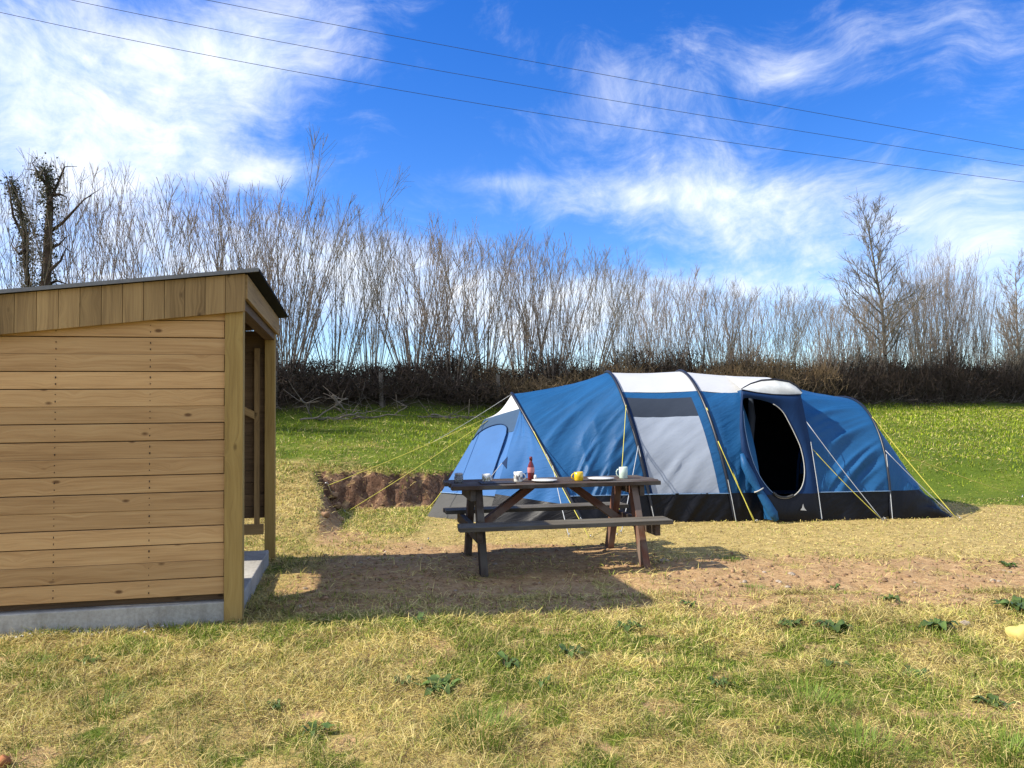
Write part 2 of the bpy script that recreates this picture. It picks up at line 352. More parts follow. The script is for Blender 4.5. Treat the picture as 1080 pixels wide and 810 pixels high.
class MB:
    def __init__(s): s.v = []; s.f = []; s.uv = []; s.rn = []; s.mi = []
    def add(s, verts, faces, uvs=None, rnd=0.5, mi=0):
        b = len(s.v); s.v.extend([tuple(map(float, p)) for p in verts]); s.rn.extend([rnd] * len(verts))
        for i, f in enumerate(faces):
            s.f.append(tuple(b + k for k in f)); s.mi.append(mi)
            if uvs is None: s.uv.extend([(verts[k][0], verts[k][2]) for k in f])
            else: s.uv.extend(uvs[i])
    def box(s, c, half, ax=None, rnd=None, mi=0):
        c = np.array(c, float); ax = np.eye(3) if ax is None else np.array(ax, float)
        rnd = random.random() if rnd is None else rnd
        cor = []
        for i in (-1, 1):
            for j in (-1, 1):
                for k in (-1, 1): cor.append((i * half[0], j * half[1], k * half[2]))
        fs = [(0, 1, 3, 2), (4, 6, 7, 5), (0, 4, 5, 1), (2, 3, 7, 6), (0, 2, 6, 4), (1, 5, 7, 3)]
        fa = [0, 0, 1, 1, 2, 2]; la = int(np.argmax(half))
        uvs = []
        for f, a in zip(fs, fa):
            o = [q for q in (0, 1, 2) if q != a]
            if la in o: p, q = la, [w for w in o if w != la][0]
            else: p, q = o
            uvs.append([(cor[k][p], cor[k][q] + .31 * a) for k in f])
        s.add([c + ax[0] * p[0] + ax[1] * p[1] + ax[2] * p[2] for p in cor], fs, uvs, rnd, mi)
    def beam(s, a, b, w, t, up=(0, 0, 1), rnd=None, mi=0):
        a = np.array(a, float); b = np.array(b, float); d = b - a; l = np.linalg.norm(d); d = d / l
        x = np.cross(np.array(up, float), d); x /= np.linalg.norm(x); y = np.cross(d, x)
        s.box((a + b) / 2, (l / 2, w / 2, t / 2), (d, x, y), rnd, mi)
    def tube(s, pts, rad, n=5, mi=0, rnd=None, cap=True):
        pts = np.array(pts, float); k = len(pts)
        rad = np.full(k, rad) if np.isscalar(rad) else np.array(rad)
        rnd = random.random() if rnd is None else rnd
        tan = np.gradient(pts, axis=0); tan /= np.linalg.norm(tan, axis=1)[:, None] + 1e-9
        ref = np.array([0, 0, 1.0]) if abs(tan[0][2]) < .9 else np.array([1.0, 0, 0])
        x = np.cross(tan, ref); x /= np.linalg.norm(x, axis=1)[:, None] + 1e-9
        y = np.cross(tan, x)
        an = np.arange(n) * 2 * math.pi / n
        ring = pts[:, None] + rad[:, None, None] * (np.cos(an)[None, :, None] * x[:, None] + np.sin(an)[None, :, None] * y[:, None])
        v = ring.reshape(-1, 3); fs = []; uvs = []
        for i in range(k - 1):
            for j in range(n):
                q = (i * n + j, i * n + (j + 1) % n, (i + 1) * n + (j + 1) % n, (i + 1) * n + j); fs.append(q)
                uvs.append([(i * .1, j * .02), (i * .1, (j + 1) * .02), (i * .1 + .1, (j + 1) * .02), (i * .1 + .1, j * .02)])
        if cap:
            fs.append(tuple(range(n))[::-1]); uvs.append([(0, 0)] * n)
            fs.append(tuple((k - 1) * n + j for j in range(n))); uvs.append([(0, 0)] * n)
        s.add(v, fs, uvs, rnd, mi)
    def grid(s, G, U=None, mi=0, rnd=.5):
        G = np.asarray(G); n, m_ = G.shape[:2]; fs = []; uvs = []
        if U is None:
            U = np.zeros((n, m_, 2))
            U[1:, :, 1] = np.cumsum(np.linalg.norm(np.diff(G, axis=0), axis=2), axis=0)
            U[:, 1:, 0] = np.cumsum(np.linalg.norm(np.diff(G, axis=1), axis=2), axis=1)
        for i in range(n - 1):
            for j in range(m_ - 1):
                q = ((i, j), (i, j + 1), (i + 1, j + 1), (i + 1, j))
                fs.append(tuple(a * m_ + b for a, b in q)); uvs.append([tuple(U[a, b]) for a, b in q])
        s.add(G.reshape(-1, 3), fs, uvs, rnd, mi)
    def lathe(s, c, prof, n=20, mi=0):
        an = np.arange(n) * 2 * math.pi / n; v = []; fs = []
        for r, z in prof: v += [(c[0] + r * math.cos(a), c[1] + r * math.sin(a), c[2] + z) for a in an]
        for i in range(len(prof) - 1):
            for j in range(n): fs.append((i * n + j, i * n + (j + 1) % n, (i + 1) * n + (j + 1) % n, (i + 1) * n + j))
        s.add(v, fs, None, .5, mi)
    def build(s, name, mats, parent=None, smooth=False, bevel=0, local=False, solid=0):
        mats = mats if isinstance(mats, (list, tuple)) else [mats]
        V = np.array(s.v, float)
        if parent is not None and not local: V = V - origin_of(parent)
        return link_mesh(name, V, s.f, mats, parent, s.uv, s.rn, s.mi, smooth, bevel, solid)

def link_mesh(name, V, F, mats, parent=None, uv=None, rn=None, mi=None, smooth=False, bevel=0, solid=0):
    me = bpy.data.meshes.new(name); me.from_pydata([tuple(p) for p in V], [], F)
    if uv is not None:
        l = me.uv_layers.new(name='UVMap'); l.data.foreach_set('uv', np.array(uv, np.float32).ravel())
    if rn is not None:
        a = me.attributes.new('rnd', 'FLOAT', 'POINT'); a.data.foreach_set('value', np.array(rn, np.float32))
    for mt in mats: me.materials.append(mt)
    if mi is not None and len(mats) > 1: me.polygons.foreach_set('material_index', np.array(mi, np.int32))
    if smooth: me.polygons.foreach_set('use_smooth', np.ones(len(me.polygons), bool))
    me.update()
    o = bpy.data.objects.new(name, me); C.objects.link(o)
    if parent is not None: o.parent = parent
    if bevel:
        b = o.modifiers.new('bevel', 'BEVEL'); b.width = bevel; b.segments = 2; b.limit_method = 'ANGLE'; b.harden_normals = False
    if solid:
        b = o.modifiers.new('solid', 'SOLIDIFY'); b.thickness = solid; b.offset = 0
    return o
def tag(o, label, cat, group=None, kind=None):
    if label: o['label'] = label
    if cat: o['category'] = cat
    if group: o['group'] = group
    if kind: o['kind'] = kind
    return o
def thing(name, loc, label, cat, group=None):
    o = bpy.data.objects.new(name, None); C.objects.link(o); o.location = tuple(map(float, loc)); o.empty_display_size = .1
    return tag(o, label, cat, group)
def copy_thing(o, loc, rz, scale, label, group=None, cat=None):
    c = o.copy(); C.objects.link(c); c.location = tuple(map(float, loc)); c.rotation_euler = (0, 0, rz)
    c.scale = scale if isinstance(scale, tuple) else (scale,) * 3
    c['label'] = label
    if group: c['group'] = group
    for ch in o.children:
        d = ch.copy(); C.objects.link(d); d.parent = c
        for g in ch.children:
            e = g.copy(); C.objects.link(e); e.parent = d
    return c

# ------------------------------------------------------------------ ground
def axis(parts):
    a = []
    for lo, hi, st in parts: a += list(np.arange(lo, hi, st))
    return np.array(a + [parts[-1][1]])
xs = axis([(-420, -60, 40), (-60, -20, 5), (-20, -7, .4), (-7, -4.2, .12), (-4.2, 6.6, .05), (6.6, 10, .12), (10, 40, .5), (40, 80, 5), (80, 440, 40)])
ys = axis([(-300, -20, 40), (-20, 0, 2), (0, 1.6, .2), (1.6, 13, .05), (13, 16, .12), (16, 46, .35), (46, 90, 4), (90, 900, 60)])
GX, GY = np.meshgrid(xs, ys)
GZ = gz(GX, GY)
V = np.stack([GX, GY, GZ], -1).reshape(-1, 3)
nx, ny = len(xs), len(ys)
idx = np.arange(nx * ny).reshape(ny, nx)
Q = np.stack([idx[:-1, :-1], idx[:-1, 1:], idx[1:, 1:], idx[1:, :-1]], -1).reshape(-1, 4)
me = bpy.data.meshes.new('ground'); me.vertices.add(len(V)); me.vertices.foreach_set('co', V.astype(np.float32).ravel())
me.loops.add(Q.size); me.loops.foreach_set('vertex_index', Q.ravel().astype(np.int32))
me.polygons.add(len(Q)); me.polygons.foreach_set('loop_start', np.arange(0, Q.size, 4, dtype=np.int32)); me.polygons.foreach_set('use_smooth', np.ones(len(Q), bool))
me.update(calc_edges=True)
g_, d_, s_ = region(V[:, 0], V[:, 1])
hd = hedge_dist(V[:, 0], V[:, 1]) + .8 * (fbm(V[:, 0] * .8, V[:, 1] * .8, 77) - .5)
lit = sstep(-1.25, -.7, hd) * sstep(4, 2.0, hd)
col = np.stack([g_, d_, lit, np.ones_like(g_)], -1).astype(np.float32)
a = me.attributes.new('reg', 'FLOAT_COLOR', 'POINT'); a.data.foreach_set('color', col.ravel())
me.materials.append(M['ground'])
go = bpy.data.objects.new('ground', me); C.objects.link(go); tag(go, None, None, kind='structure')
def G(x, y): return float(gz(np.array([x]), np.array([y]))[0])

# ------------------------------------------------------------------ shed
TH = R(12.0)
U_ = np.array([math.cos(TH), math.sin(TH), 0]); V_ = np.array([-math.sin(TH), math.cos(TH), 0]); Z_ = np.array([0, 0, 1.0])
S0 = PG(255.5, 657, 0.0)
def SH(u, v, z): return S0 + U_ * u + V_ * v + Z_ * z
AX = (U_, V_, Z_)
def sbox(mb, u0, u1, v0, v1, z0, z1, rnd=None, mi=0):
    mb.box(SH((u0 + u1) / 2, (v0 + v1) / 2, (z0 + z1) / 2), ((u1 - u0) / 2, (v1 - v0) / 2, (z1 - z0) / 2), AX, rnd, mi)
SW, SD = 2.05, 2.52
def roof_z(u): return 2.475 + 0.118 * u
shed = thing('wooden_shelter', S0, 'open sided timber shelter with sloping black roof on a concrete base', 'shed')
# cladding: each board with its own tone, slightly rough edges
mb = MB(); bp = .1205; z = .205; k = 0
while z < 2.40:
    z1 = z + bp - .005
    # trim the top board to the roof slope by stacking until the fascia hides it
    u0 = -SW
    if z1 > roof_z(-SW) - .06: u0 = max(-SW, (z1 + .06 - 2.475) / .118)
    if u0 < -.3:
        sag = .002 * math.sin(k * 2.1)
        sbox(mb, u0, -.129 + .003 * math.sin(k * 3.3), .028 + .004 * (k % 2 == 0), .052, z + sag, z1 + sag, mi=0)
        for un in (-.62, -1.22, -1.82):
            if un > u0 + .05:
                for dz in (.3, .68):
                    ww = random.uniform(.0018, .0038); sbox(mb, un - ww, un + ww, .0255, .034, z + bp * dz - random.uniform(.003, .012), z + bp * dz + .003, .5, 1)
    z += bp; k += 1
mb.build('cladding', [M['pine'], M['nail']], shed, bevel=.003)
mb = MB(); sbox(mb, -SW, -.13, .053, .06, .23, 2.15); sbox(mb, -SW + .1, -.13, .10, .11, .152, .30); mb.build('dark_backing_sheet', M['shade_wood'], shed)  # low dark strip added to stand for the shade under the boards
# slab
mb = MB(); sbox(mb, -SW - .1, -.028, .012, 2.12, -.25, .15, .5); mb.build('concrete_base', M['concrete'], shed, bevel=.008)
# posts
for (u0, u1, v0, v1, zb) in ((-.124, 0, 0, .10, -.3), (-.10, .0, 2.42, 2.52, -.3), (-SW - .02, -SW + .08, .06, .16, -.1), (-SW - .02, -SW + .08, 2.42, 2.52, -.1)):
    mb = MB(); sbox(mb, u0, u1, v0, v1, zb, roof_z(u0) - .03); mb.build('post', M['post_wood'], shed, bevel=.005)
# vertical board fascia along the front, slanted with the roof
mb = MB(); u = .018; wv = .134
while u > -SW - .03:
    ua = max(u - wv, -SW - .05); rr = random.random()
    t0, t1 = roof_z(ua) - .012, roof_z(u - .003) - .012; b0, b1 = t0 - .268, t1 - .268
    q = [(ua, -.028, b0), (u - .003, -.028, b1), (u - .003, -.028, t1), (ua, -.028, t0), (ua, -.004, b0), (u - .003, -.004, b1), (u - .003, -.004, t1), (ua, -.004, t0)]
    fs = [(0, 1, 2, 3), (5, 4, 7, 6), (0, 4, 5, 1), (3, 2, 6, 7), (0, 3, 7, 4), (1, 5, 6, 2)]
    uvs = [[(q[i][2], q[i][0] + q[i][1]) for i in f] for f in fs]
    mb.add([SH(*p) for p in q], fs, uvs, rr); u -= wv
mb.build('fascia', M['fascia_wood'], shed, bevel=.002)
mb = MB(); sbox(mb, .004, .03, -.003, SD + .03, roof_z(0) - .185, roof_z(0) - .012); mb.build('side_fascia', M['fascia_wood'], shed, bevel=.003)
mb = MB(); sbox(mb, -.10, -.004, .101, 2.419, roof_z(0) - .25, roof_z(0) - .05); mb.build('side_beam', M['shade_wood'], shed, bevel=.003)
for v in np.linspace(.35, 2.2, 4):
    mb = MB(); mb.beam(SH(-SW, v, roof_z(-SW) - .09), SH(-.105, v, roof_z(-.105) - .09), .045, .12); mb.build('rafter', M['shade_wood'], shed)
# roof sheet + edge trim
def roof_slab(mb, u0, u1, v0, v1, dz0, dz1, mi=0):
    q = [(u, v, roof_z(u) + d) for d in (dz0, dz1) for (u, v) in ((u0, v0), (u1, v0), (u1, v1), (u0, v1))]
    mb.add([SH(*p) for p in q], [(3, 2, 1, 0), (4, 5, 6, 7), (0, 1, 5, 4), (1, 2, 6, 5), (2, 3, 7, 6), (3, 0, 4, 7)], None, .5, mi)
mb = MB(); roof_slab(mb, -SW - .06, .115, -.05, SD + .08, -.008, .012); rf = mb.build('roof', M['roof'], shed)
mb = MB(); roof_slab(mb, -SW - .06, .112, -.062, -.0505, -.010, .016); mb.build('edge_trim', M['trim'], rf)
# back wall with frame, raised off the slab
mb = MB(); z = .42; k = 0
while z < 2.1:
    sbox(mb, -SW + .1, -.10, 2.47, 2.49, z, z + .115); z += .12
sbox(mb, -SW + .1, -.10, 2.4905, 2.50, .42, 2.16, .5); sbox(mb, -SW + .1, -.10, 2.475, 2.488, z, 2.32, .4)
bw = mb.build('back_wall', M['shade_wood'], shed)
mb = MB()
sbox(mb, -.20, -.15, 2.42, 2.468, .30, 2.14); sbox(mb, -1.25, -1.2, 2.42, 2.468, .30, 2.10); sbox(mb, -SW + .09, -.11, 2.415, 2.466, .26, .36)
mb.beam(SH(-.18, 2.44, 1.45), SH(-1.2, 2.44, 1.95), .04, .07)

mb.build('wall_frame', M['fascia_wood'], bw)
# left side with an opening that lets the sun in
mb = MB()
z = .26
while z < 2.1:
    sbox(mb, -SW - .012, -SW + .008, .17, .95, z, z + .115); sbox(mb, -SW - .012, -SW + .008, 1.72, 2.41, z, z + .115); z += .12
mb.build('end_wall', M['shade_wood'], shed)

# gravel strip at the foot of the slab
def rock(mb, c, r, seed, n=2, flat=.7, mi=0):
    rg = np.random.default_rng(seed); nu, nv = (7, 5) if n == 1 else (14, 9)
    ph = rg.random(6) * 6; vs = []; fs = []
    for i in range(nv + 1):
        for j in range(nu):
            th = math.pi * i / nv; a = 2 * math.pi * j / nu
            d = np.array([math.sin(th) * math.cos(a), math.sin(th) * math.sin(a), math.cos(th)])
            k = 1 + (0 if n == 2 else rg.uniform(-.3, .3)) + .16 * math.sin(2.3 * d[0] * 2 + ph[0]) * math.cos(2 * d[1] * 2 + ph[1]) + .12 * math.sin(3.7 * d[2] + ph[2] + 4 * d[0]) + .08 * math.sin(7 * d[1] + ph[3]) * math.sin(6 * d[0] + ph[4])
            vs.append(np.array(c) + d * k * r * np.array([1, .85, flat]))
    for i in range(nv):
        for j in range(nu): fs.append((i * nu + j, (i + 1) * nu + j, (i + 1) * nu + (j + 1) % nu, i * nu + (j + 1) % nu))
    mb.add(vs, fs, None, rg.random(), mi)
mb = MB()
gp = np.array([SH(-random.random() ** .8 * 2.0 - .35, .05 - abs(random.gauss(0, .05)), 0) for i in range(620)]); gzz = gz(gp[:, 0], gp[:, 1])
for i in range(620): rock(mb, (gp[i, 0], gp[i, 1], gzz[i] + .006), random.uniform(.006, .016), i, 1)
tag(mb.build('gravel', M['gravelm'], None, True), 'white gravel chippings along the foot of the concrete base', 'gravel', kind='stuff')

# ------------------------------------------------------------------ tent
tent = thing('tunnel_tent', (2.4, 11.6, 0), 'large blue tunnel tent with white roof, grey window and open porch door', 'tent')
class Arch:
    def __init__(s, A, F, B, e=1.0): s.A = np.array(A); s.F = np.array(F); s.B = np.array(B); s.e = e
    def at(s, ph):
        ph = np.asarray(ph, float); c = np.cos(ph); sn = np.sin(ph)
        cc = np.sign(c) * np.abs(c) ** s.e; ss = np.abs(sn) ** s.e
        Mp = (s.F + s.B) / 2
        return Mp + cc[..., None] * (s.F - Mp) + ss[..., None] * (s.A - Mp)
    def ph_for_h(s, h): return math.asin(min(1, h ** (1 / s.e)))
def gfoot(px, py):
    p = PG(px, py, 0.0); return p
BV = np.array([-.10, 3.35, 0])
def far(F, k=1.0): return np.array([F[0] + BV[0] * k, F[1] + BV[1] * k, 0])
F1, F2, F3, F3b, F4 = gfoot(617, 555), gfoot(690, 551), gfoot(775, 550), gfoot(867, 549), gfoot(939, 547.5)
a1 = Arch(P(540, 415.5, 11.5), F1, far(F1, .98), 1.5)
a2 = Arch(P(640, 393, 11.75), F2, far(F2), 1.0)
a3 = Arch(P(716, 392, 11.8), F3, far(F3), 1.0)
F3L = gfoot(806, 549.5)
a3L = Arch(P(757, 394, 11.82), F3L, far(F3L), 1.0)
a3b = Arch(P(806, 398, 11.85), F3b, far(F3b), 1.0)
a4 = Arch(P(885, 419.5, 11.8), F4, far(F4, .9), .86)

def wr(s, ph, seed, amp):
    """creases: slanted folds in the cloth between two poles"""
    q = ph * 1.25 - s * .85 * (1 - .35 * ph)          # lines that climb from the foot of one pole to the shoulder of the next
    al = s * 1.0 + ph * .4
    n1 = vnoise(q * 4.5 + seed * 3.1, al * 1.1 + seed, seed); n2 = vnoise(q * 10 + seed, al * 1.7 + seed * 2, seed + 9); n3 = vnoise(q * 21, al * 2.5 + seed, seed + 17)
    n = 1.5 * (1 - np.abs(2 * n1 - 1)) ** 2 + .9 * (1 - np.abs(2 * n2 - 1)) ** 2 + .3 * n3 - .9
    low = .22 + .95 * np.clip(1.25 - ph, 0, 1)
    return amp * .55 * n * low * np.sin(np.pi * np.clip(s, 0, 1)) ** .5
def loft(A, B, s0, s1, p0, p1, n=22, m_=26, sag=.05, seed=1, amp=.05, q0=None, q1=None):
    """cloth between arch A (s=0) and B (s=1), for angles p0..p1 on A and q0..q1 on B"""
    q0 = p0 if q0 is None else q0; q1 = p1 if q1 is None else q1
    S = np.linspace(s0, s1, n)[:, None] * np.ones(m_)[None]
    t = np.linspace(0, 1, m_)[None] * np.ones(n)[:, None]
    PA = p0 + (p1 - p0) * t; PB = q0 + (q1 - q0) * t
    X = A.at(PA) * (1 - S[..., None]) + B.at(PB) * S[..., None]
    Mp = ((A.F + A.B) / 2) * (1 - S[..., None]) + ((B.F + B.B) / 2) * S[..., None]
    d = X - Mp; d[..., 2] *= 1.1; d /= np.linalg.norm(d, axis=2)[..., None] + 1e-6
    ph = PA * (1 - S) + PB * S
    up = np.sin(np.clip(ph, 0, np.pi))
    dis = -sag * np.sin(np.pi * S) * (.25 + .75 * up) + wr(S, ph, seed, amp)
    return X + d * dis[..., None]
def panel(name, mat, parent, G_, flip=False, mi=0):
    b = MB(); b.grid(G_); return b.build(name, mat, parent, True)
PI = math.pi
def hph(A, h): return A.ph_for_h(h)
sk = lambda A, z=.37: A.ph_for_h(z / A.A[2])
# section between arch 1 and 2
panel('fabric_panel', M['blue'], tent, loft(a1, a2, 0, 1, sk(a1), PI / 2 + .02, 70, 110, .06, 5, .10, sk(a2), PI / 2 + .02))
panel('fabric_panel', M['blue'], tent, loft(a1, a2, 0, 1, PI / 2 + .02, PI, 16, 24, .06, 5, .03))
panel('mud_skirt', M['skirt'], tent, loft(a1, a2, 0, 1, -.0, sk(a1), 30, 10, .0, 6, .05, 0, sk(a2)))
# section 2 - 3: white roof, blue frame, window
hw = .845
pw2, pw3 = hph(a2, hw), hph(a3, hw)
panel('roof_panel', M['white'], tent, loft(a2, a3, 0, 1, pw2, PI - pw2, 24, 24, .02, 8, .02, pw3, PI - pw3))
panel('roof_panel', M['white'], tent, loft(a3, a3b, 0, 1, pw3, PI - pw3, 24, 24, .02, 8, .02, hph(a3b, hw), PI - hph(a3b, hw)))
sw0, sw1 = .05, .875
wt, wm, wb = hph(a2, .805), hph(a2, .675), sk(a2)
panel('fabric_panel', M['blue'], tent, loft(a2, a3, 0, 1, wt, pw2, 20, 6, .03, 8, .012))
panel('fabric_panel', M['navy'], tent, loft(a2, a3, 0, sw0, wb, wt, 4, 26, .03, 8, .012))
panel('fabric_panel', M['blue'], tent, loft(a2, a3, sw1, 1, wb, wt, 8, 26, .03, 8, .012))
win = panel('window', M['pvc'], tent, loft(a2, a3, sw0, sw1, wb, wm, 24, 26, .03, 8, .022))
panel('curtain_band', M['greyband'], win, loft(a2, a3, sw0, sw1, wm, wt, 24, 10, .03, 8, .012))
panel('mud_skirt', M['skirt'], tent, loft(a2, a3, 0, 1, 0, wb, 40, 10, -.02, 9, .045))
panel('fabric_panel', M['blue'], tent, loft(a2, a3, 0, 1, PI - pw2, PI, 16, 20, .02, 8, .02, PI - pw3, PI))
panel('fabric_panel', M['blue'], tent, loft(a3, a3b, 0, 1, PI - pw3, PI, 16, 20, .02, 8, .02, PI - hph(a3b, hw), PI))
# section 3 - 3L (left of the porch)
panel('fabric_panel', M['blue'], tent, loft(a3, a3L, 0, 1, sk(a3), pw3, 14, 30, .02, 12, .03, sk(a3L), hph(a3L, hw)))
panel('mud_skirt', M['skirt'], tent, loft(a3, a3L, 0, 1.0, 0, sk(a3), 14, 8, .0, 13, .03, 0, sk(a3L)))
# section 3b - 4 (right bedroom)
panel('fabric_panel', M['blue_down'], tent, loft(a3b, a4, 0, 1, sk(a3b), PI / 2 + .02, 60, 80, .05, 15, .07, sk(a4), PI / 2 + .02))
panel('fabric_panel', M['blue'], tent, loft(a3b, a4, 0, 1, PI / 2 + .02, PI, 14, 20, .05, 15, .02))
panel('mud_skirt', M['skirt'], tent, loft(a3b, a4, 0, 1, 0, sk(a3b), 26, 8, .0, 16, .03, 0, sk(a4)))
# tail: cloth from the last arch down to the ground behind
T1 = gfoot(1006, 545.5); T2 = T1 + np.array([-.15, 2.5, 0])
class Line:
    """a straight hem that stands in for an arch"""
    def __init__(s, a, b): s.F = np.array(a); s.B = np.array(b); s.A = (s.F + s.B) / 2
    def at(s, ph):
        t = np.clip(np.asarray(ph, float) / PI, 0, 1); t = t * t * (3 - 2 * t)
        return s.F + t[..., None] * (s.B - s.F)
hem = Line(T1, T2)
mm = 48; SS = np.linspace(0, 1, 26)[:, None] * np.ones(mm)[None]; PH = np.linspace(0, PI, mm)[None] * np.ones(26)[:, None]
X = a4.at(PH) * (1 - SS[..., None]) + hem.at(PH) * SS[..., None]
X = X + np.array([.3, -.6, .75])[None, None] / 1.0 * (wr(SS, PH, 19, .05) + .0)[..., None]
zlim = .40
def split_rows(X, lo):
    return X
tb, ts = MB(), MB()
def cut(q, zc, above, below):
    # split a quad on the level z = zc so the seam between cloth and groundsheet runs true
    for mbx, sg in ((above, 1), (below, -1)):
        o = []
        for i in range(4):
            a, b = q[i], q[(i + 1) % 4]; da, db = sg * (a[2] - zc), sg * (b[2] - zc)
            if da >= 0: o.append(a)
            if da * db < 0: o.append(a + (b - a) * (da / (da - db)))
        if len(o) >= 3: mbx.add(o, [tuple(range(len(o)))], [[(p[0], p[2]) for p in o]])
# split the tail sheet into blue cloth above and black groundsheet below
for i in range(25):
    for j in range(mm - 1):
        q = np.array([X[i, j], X[i, j + 1], X[i + 1, j + 1], X[i + 1, j]])
        cut(q, .37, tb, ts)
def weld(o):
    import bmesh
    bm = bmesh.new(); bm.from_mesh(o.data); bmesh.ops.remove_doubles(bm, verts=bm.verts, dist=1e-4); bm.to_mesh(o.data); bm.free()
    o.data.polygons.foreach_set('use_smooth', np.ones(len(o.data.polygons), bool))
weld(tb.build('fabric_panel', M['blue'], tent, True)); weld(ts.build('mud_skirt', M['skirt'], tent, True))
# left end: hood tip T, slanted end panel, side gusset
T = P(511, 442, 11.35); Lc = PG(450, 545.5, 0); E = PG(513, 552, 0); Lf = np.array([Lc[0] + .5, Lc[1] + 1.25, 0])
ph1 = hph(a1, .875); Qp = a1.at(np.array(ph1))
def bil(a, b, c, d, n, m_, seed=0, amp=0, nrm=(0, 0, 0), sag=0):
    s = np.linspace(0, 1, n)[:, None, None]; t = np.linspace(0, 1, m_)[None, :, None]
    X = (a * (1 - s) + b * s) * (1 - t) + (d * (1 - s) + c * s) * t
    w = amp * (fbm(s * 3 + t * 1.2 + seed, t * 2 - s * 1.5 + seed, seed, 3) - .5) - sag * np.sin(np.pi * s) * np.sin(np.pi * t)
    w = w * np.minimum(1, 12 * s * (1 - s)) 
    return X + w * np.array(nrm, float)
zk = .34
def upto(a, b, z): return a + (b - a) * (z - a[2]) / (b[2] - a[2])
Lk, Ek, = upto(Lc, T, zk), upto(E, Qp, zk)
Ld, Ed = upto(Lc, T, 1.08), upto(E, Qp, 1.08 * Qp[2] / T[2])
nr = (-.6, -.7, .4)
panel('end_panel', M['blue_sunlit'], tent, bil(Lk, Ek, Ed, Ld, 20, 22, 4, .05, nr, .03))
panel('end_panel', M['greyblue'], tent, bil(Ld, Ed, Qp, T, 20, 8, 4, .02, nr, .0))
panel('mud_skirt', M['skirt_grey'], tent, bil(Lc, E, Ek, Lk, 14, 6, 5, .04, nr, -.02))
# zip line round the end door
rows = []
def end_pt(s, z, o=.012):
    a = upto(Lc, T, z); b = upto(E, Qp, z * Qp[2] / T[2]); return a * (1 - s) + b * s + np.array(nr) * o
for s in np.linspace(.03, .86, 24):
    q = (s - .445) / .415; top = 1.06 + .16 * math.sqrt(max(0, 1 - abs(q) ** 2.4)); rows.append([end_pt(s, z) for z in np.linspace(.43, top, 12)])
panel('door_panel', M['blue_sunlit'], tent, np.array(rows))
mb = MB(); mb.tube(np.array([r[-1] for r in rows]) + np.array(nr) * .006, .007, 5); mb.tube(np.array([end_pt(.86, z, .02) for z in np.linspace(.40, 1.06, 8)]), .006, 5); mb.build('zip', M['navy'], tent, True)
# side gusset between the end panel crease and arch 1
n_, k_ = 18, 26
gs = []
for i in range(n_):
    s = i / (n_ - 1); row = []
    for j in range(k_):
        t = j / (k_ - 1); A_ = E + (Qp - E) * t; B_ = a1.at(np.array(ph1 * t))
        w = .06 * (float(vnoise(np.array(s * 1.5 + t), np.array(t * 9 - s * 7), 25)) - .5) * math.sin(PI * s)
        row.append(A_ * (1 - s) + B_ * s + np.array([-.3, -.8, .2]) * w)
    gs.append(row)
gs = np.array(gs); jk = int(k_ * .24)
panel('fabric_panel', M['blue_half_sunlit'], tent, gs[:, jk:]); panel('mud_skirt', M['skirt'], tent, gs[:, :jk + 1])
# hood and the far side of the end
hd_ = []
for i in range(14):
    s = i / 13; a_ = a1.at(np.linspace(ph1, PI - ph1, 22)); X_ = a_ * (1 - s) + T[None] * s
    X_[:, 2] -= .10 * math.sin(PI * s) * (1 - .3 * s); hd_.append(X_)
panel('porch_hood', M['white'], tent, np.array(hd_))
fb = a1.at(np.linspace(PI - ph1, PI, 14)); tl = np.linspace(0, 1, 14)[:, None]; fe = T[None] * (1 - tl) + Lf[None] * tl
panel('fabric_panel', M['blue'], tent, np.array([fe * (1 - s) + fb * s for s in np.linspace(0, 1, 8)]))
panel('end_panel', M['blue_sunlit'], tent, bil(Lc, Lf, T, T, 6, 8))
# pole sleeves
def sleeve(A, p0=0.0, p1=PI, r=.022, off=.012):
    ph = np.linspace(p0, p1, 60); X_ = A.at(ph); Mp = (A.F + A.B) / 2; d = X_ - Mp; d /= np.linalg.norm(d, axis=1)[:, None]
    b = MB(); b.tube(X_ + d * off, r, 8); return b.build('pole_sleeve', M['pole'], tent, True)
for A_ in (a1, a2, a3): sleeve(A_)
sleeve(a4, r=.016)
# pale piping along the top of the mud skirts
def piping(A, B, s0=0, s1=1, mat='bluepiping'):
    t = np.linspace(s0, s1, 24); pts = np.array([A.at(np.array(sk(A))) * (1 - s) + B.at(np.array(sk(B))) * s for s in t]); pts[:, 1] -= .03
    b = MB(); b.tube(pts, .006, 5); b.build('piping', M[mat], tent, True)
piping(a1, a2); piping(a2, a3); piping(a3b, a4)
mb = MB(); mb.tube(np.array([Lk, (Lk + Ek) / 2, Ek]) + np.array([-.01, -.02, 0]), .007, 5); mb.build('piping', M['bluepiping'], tent, True)
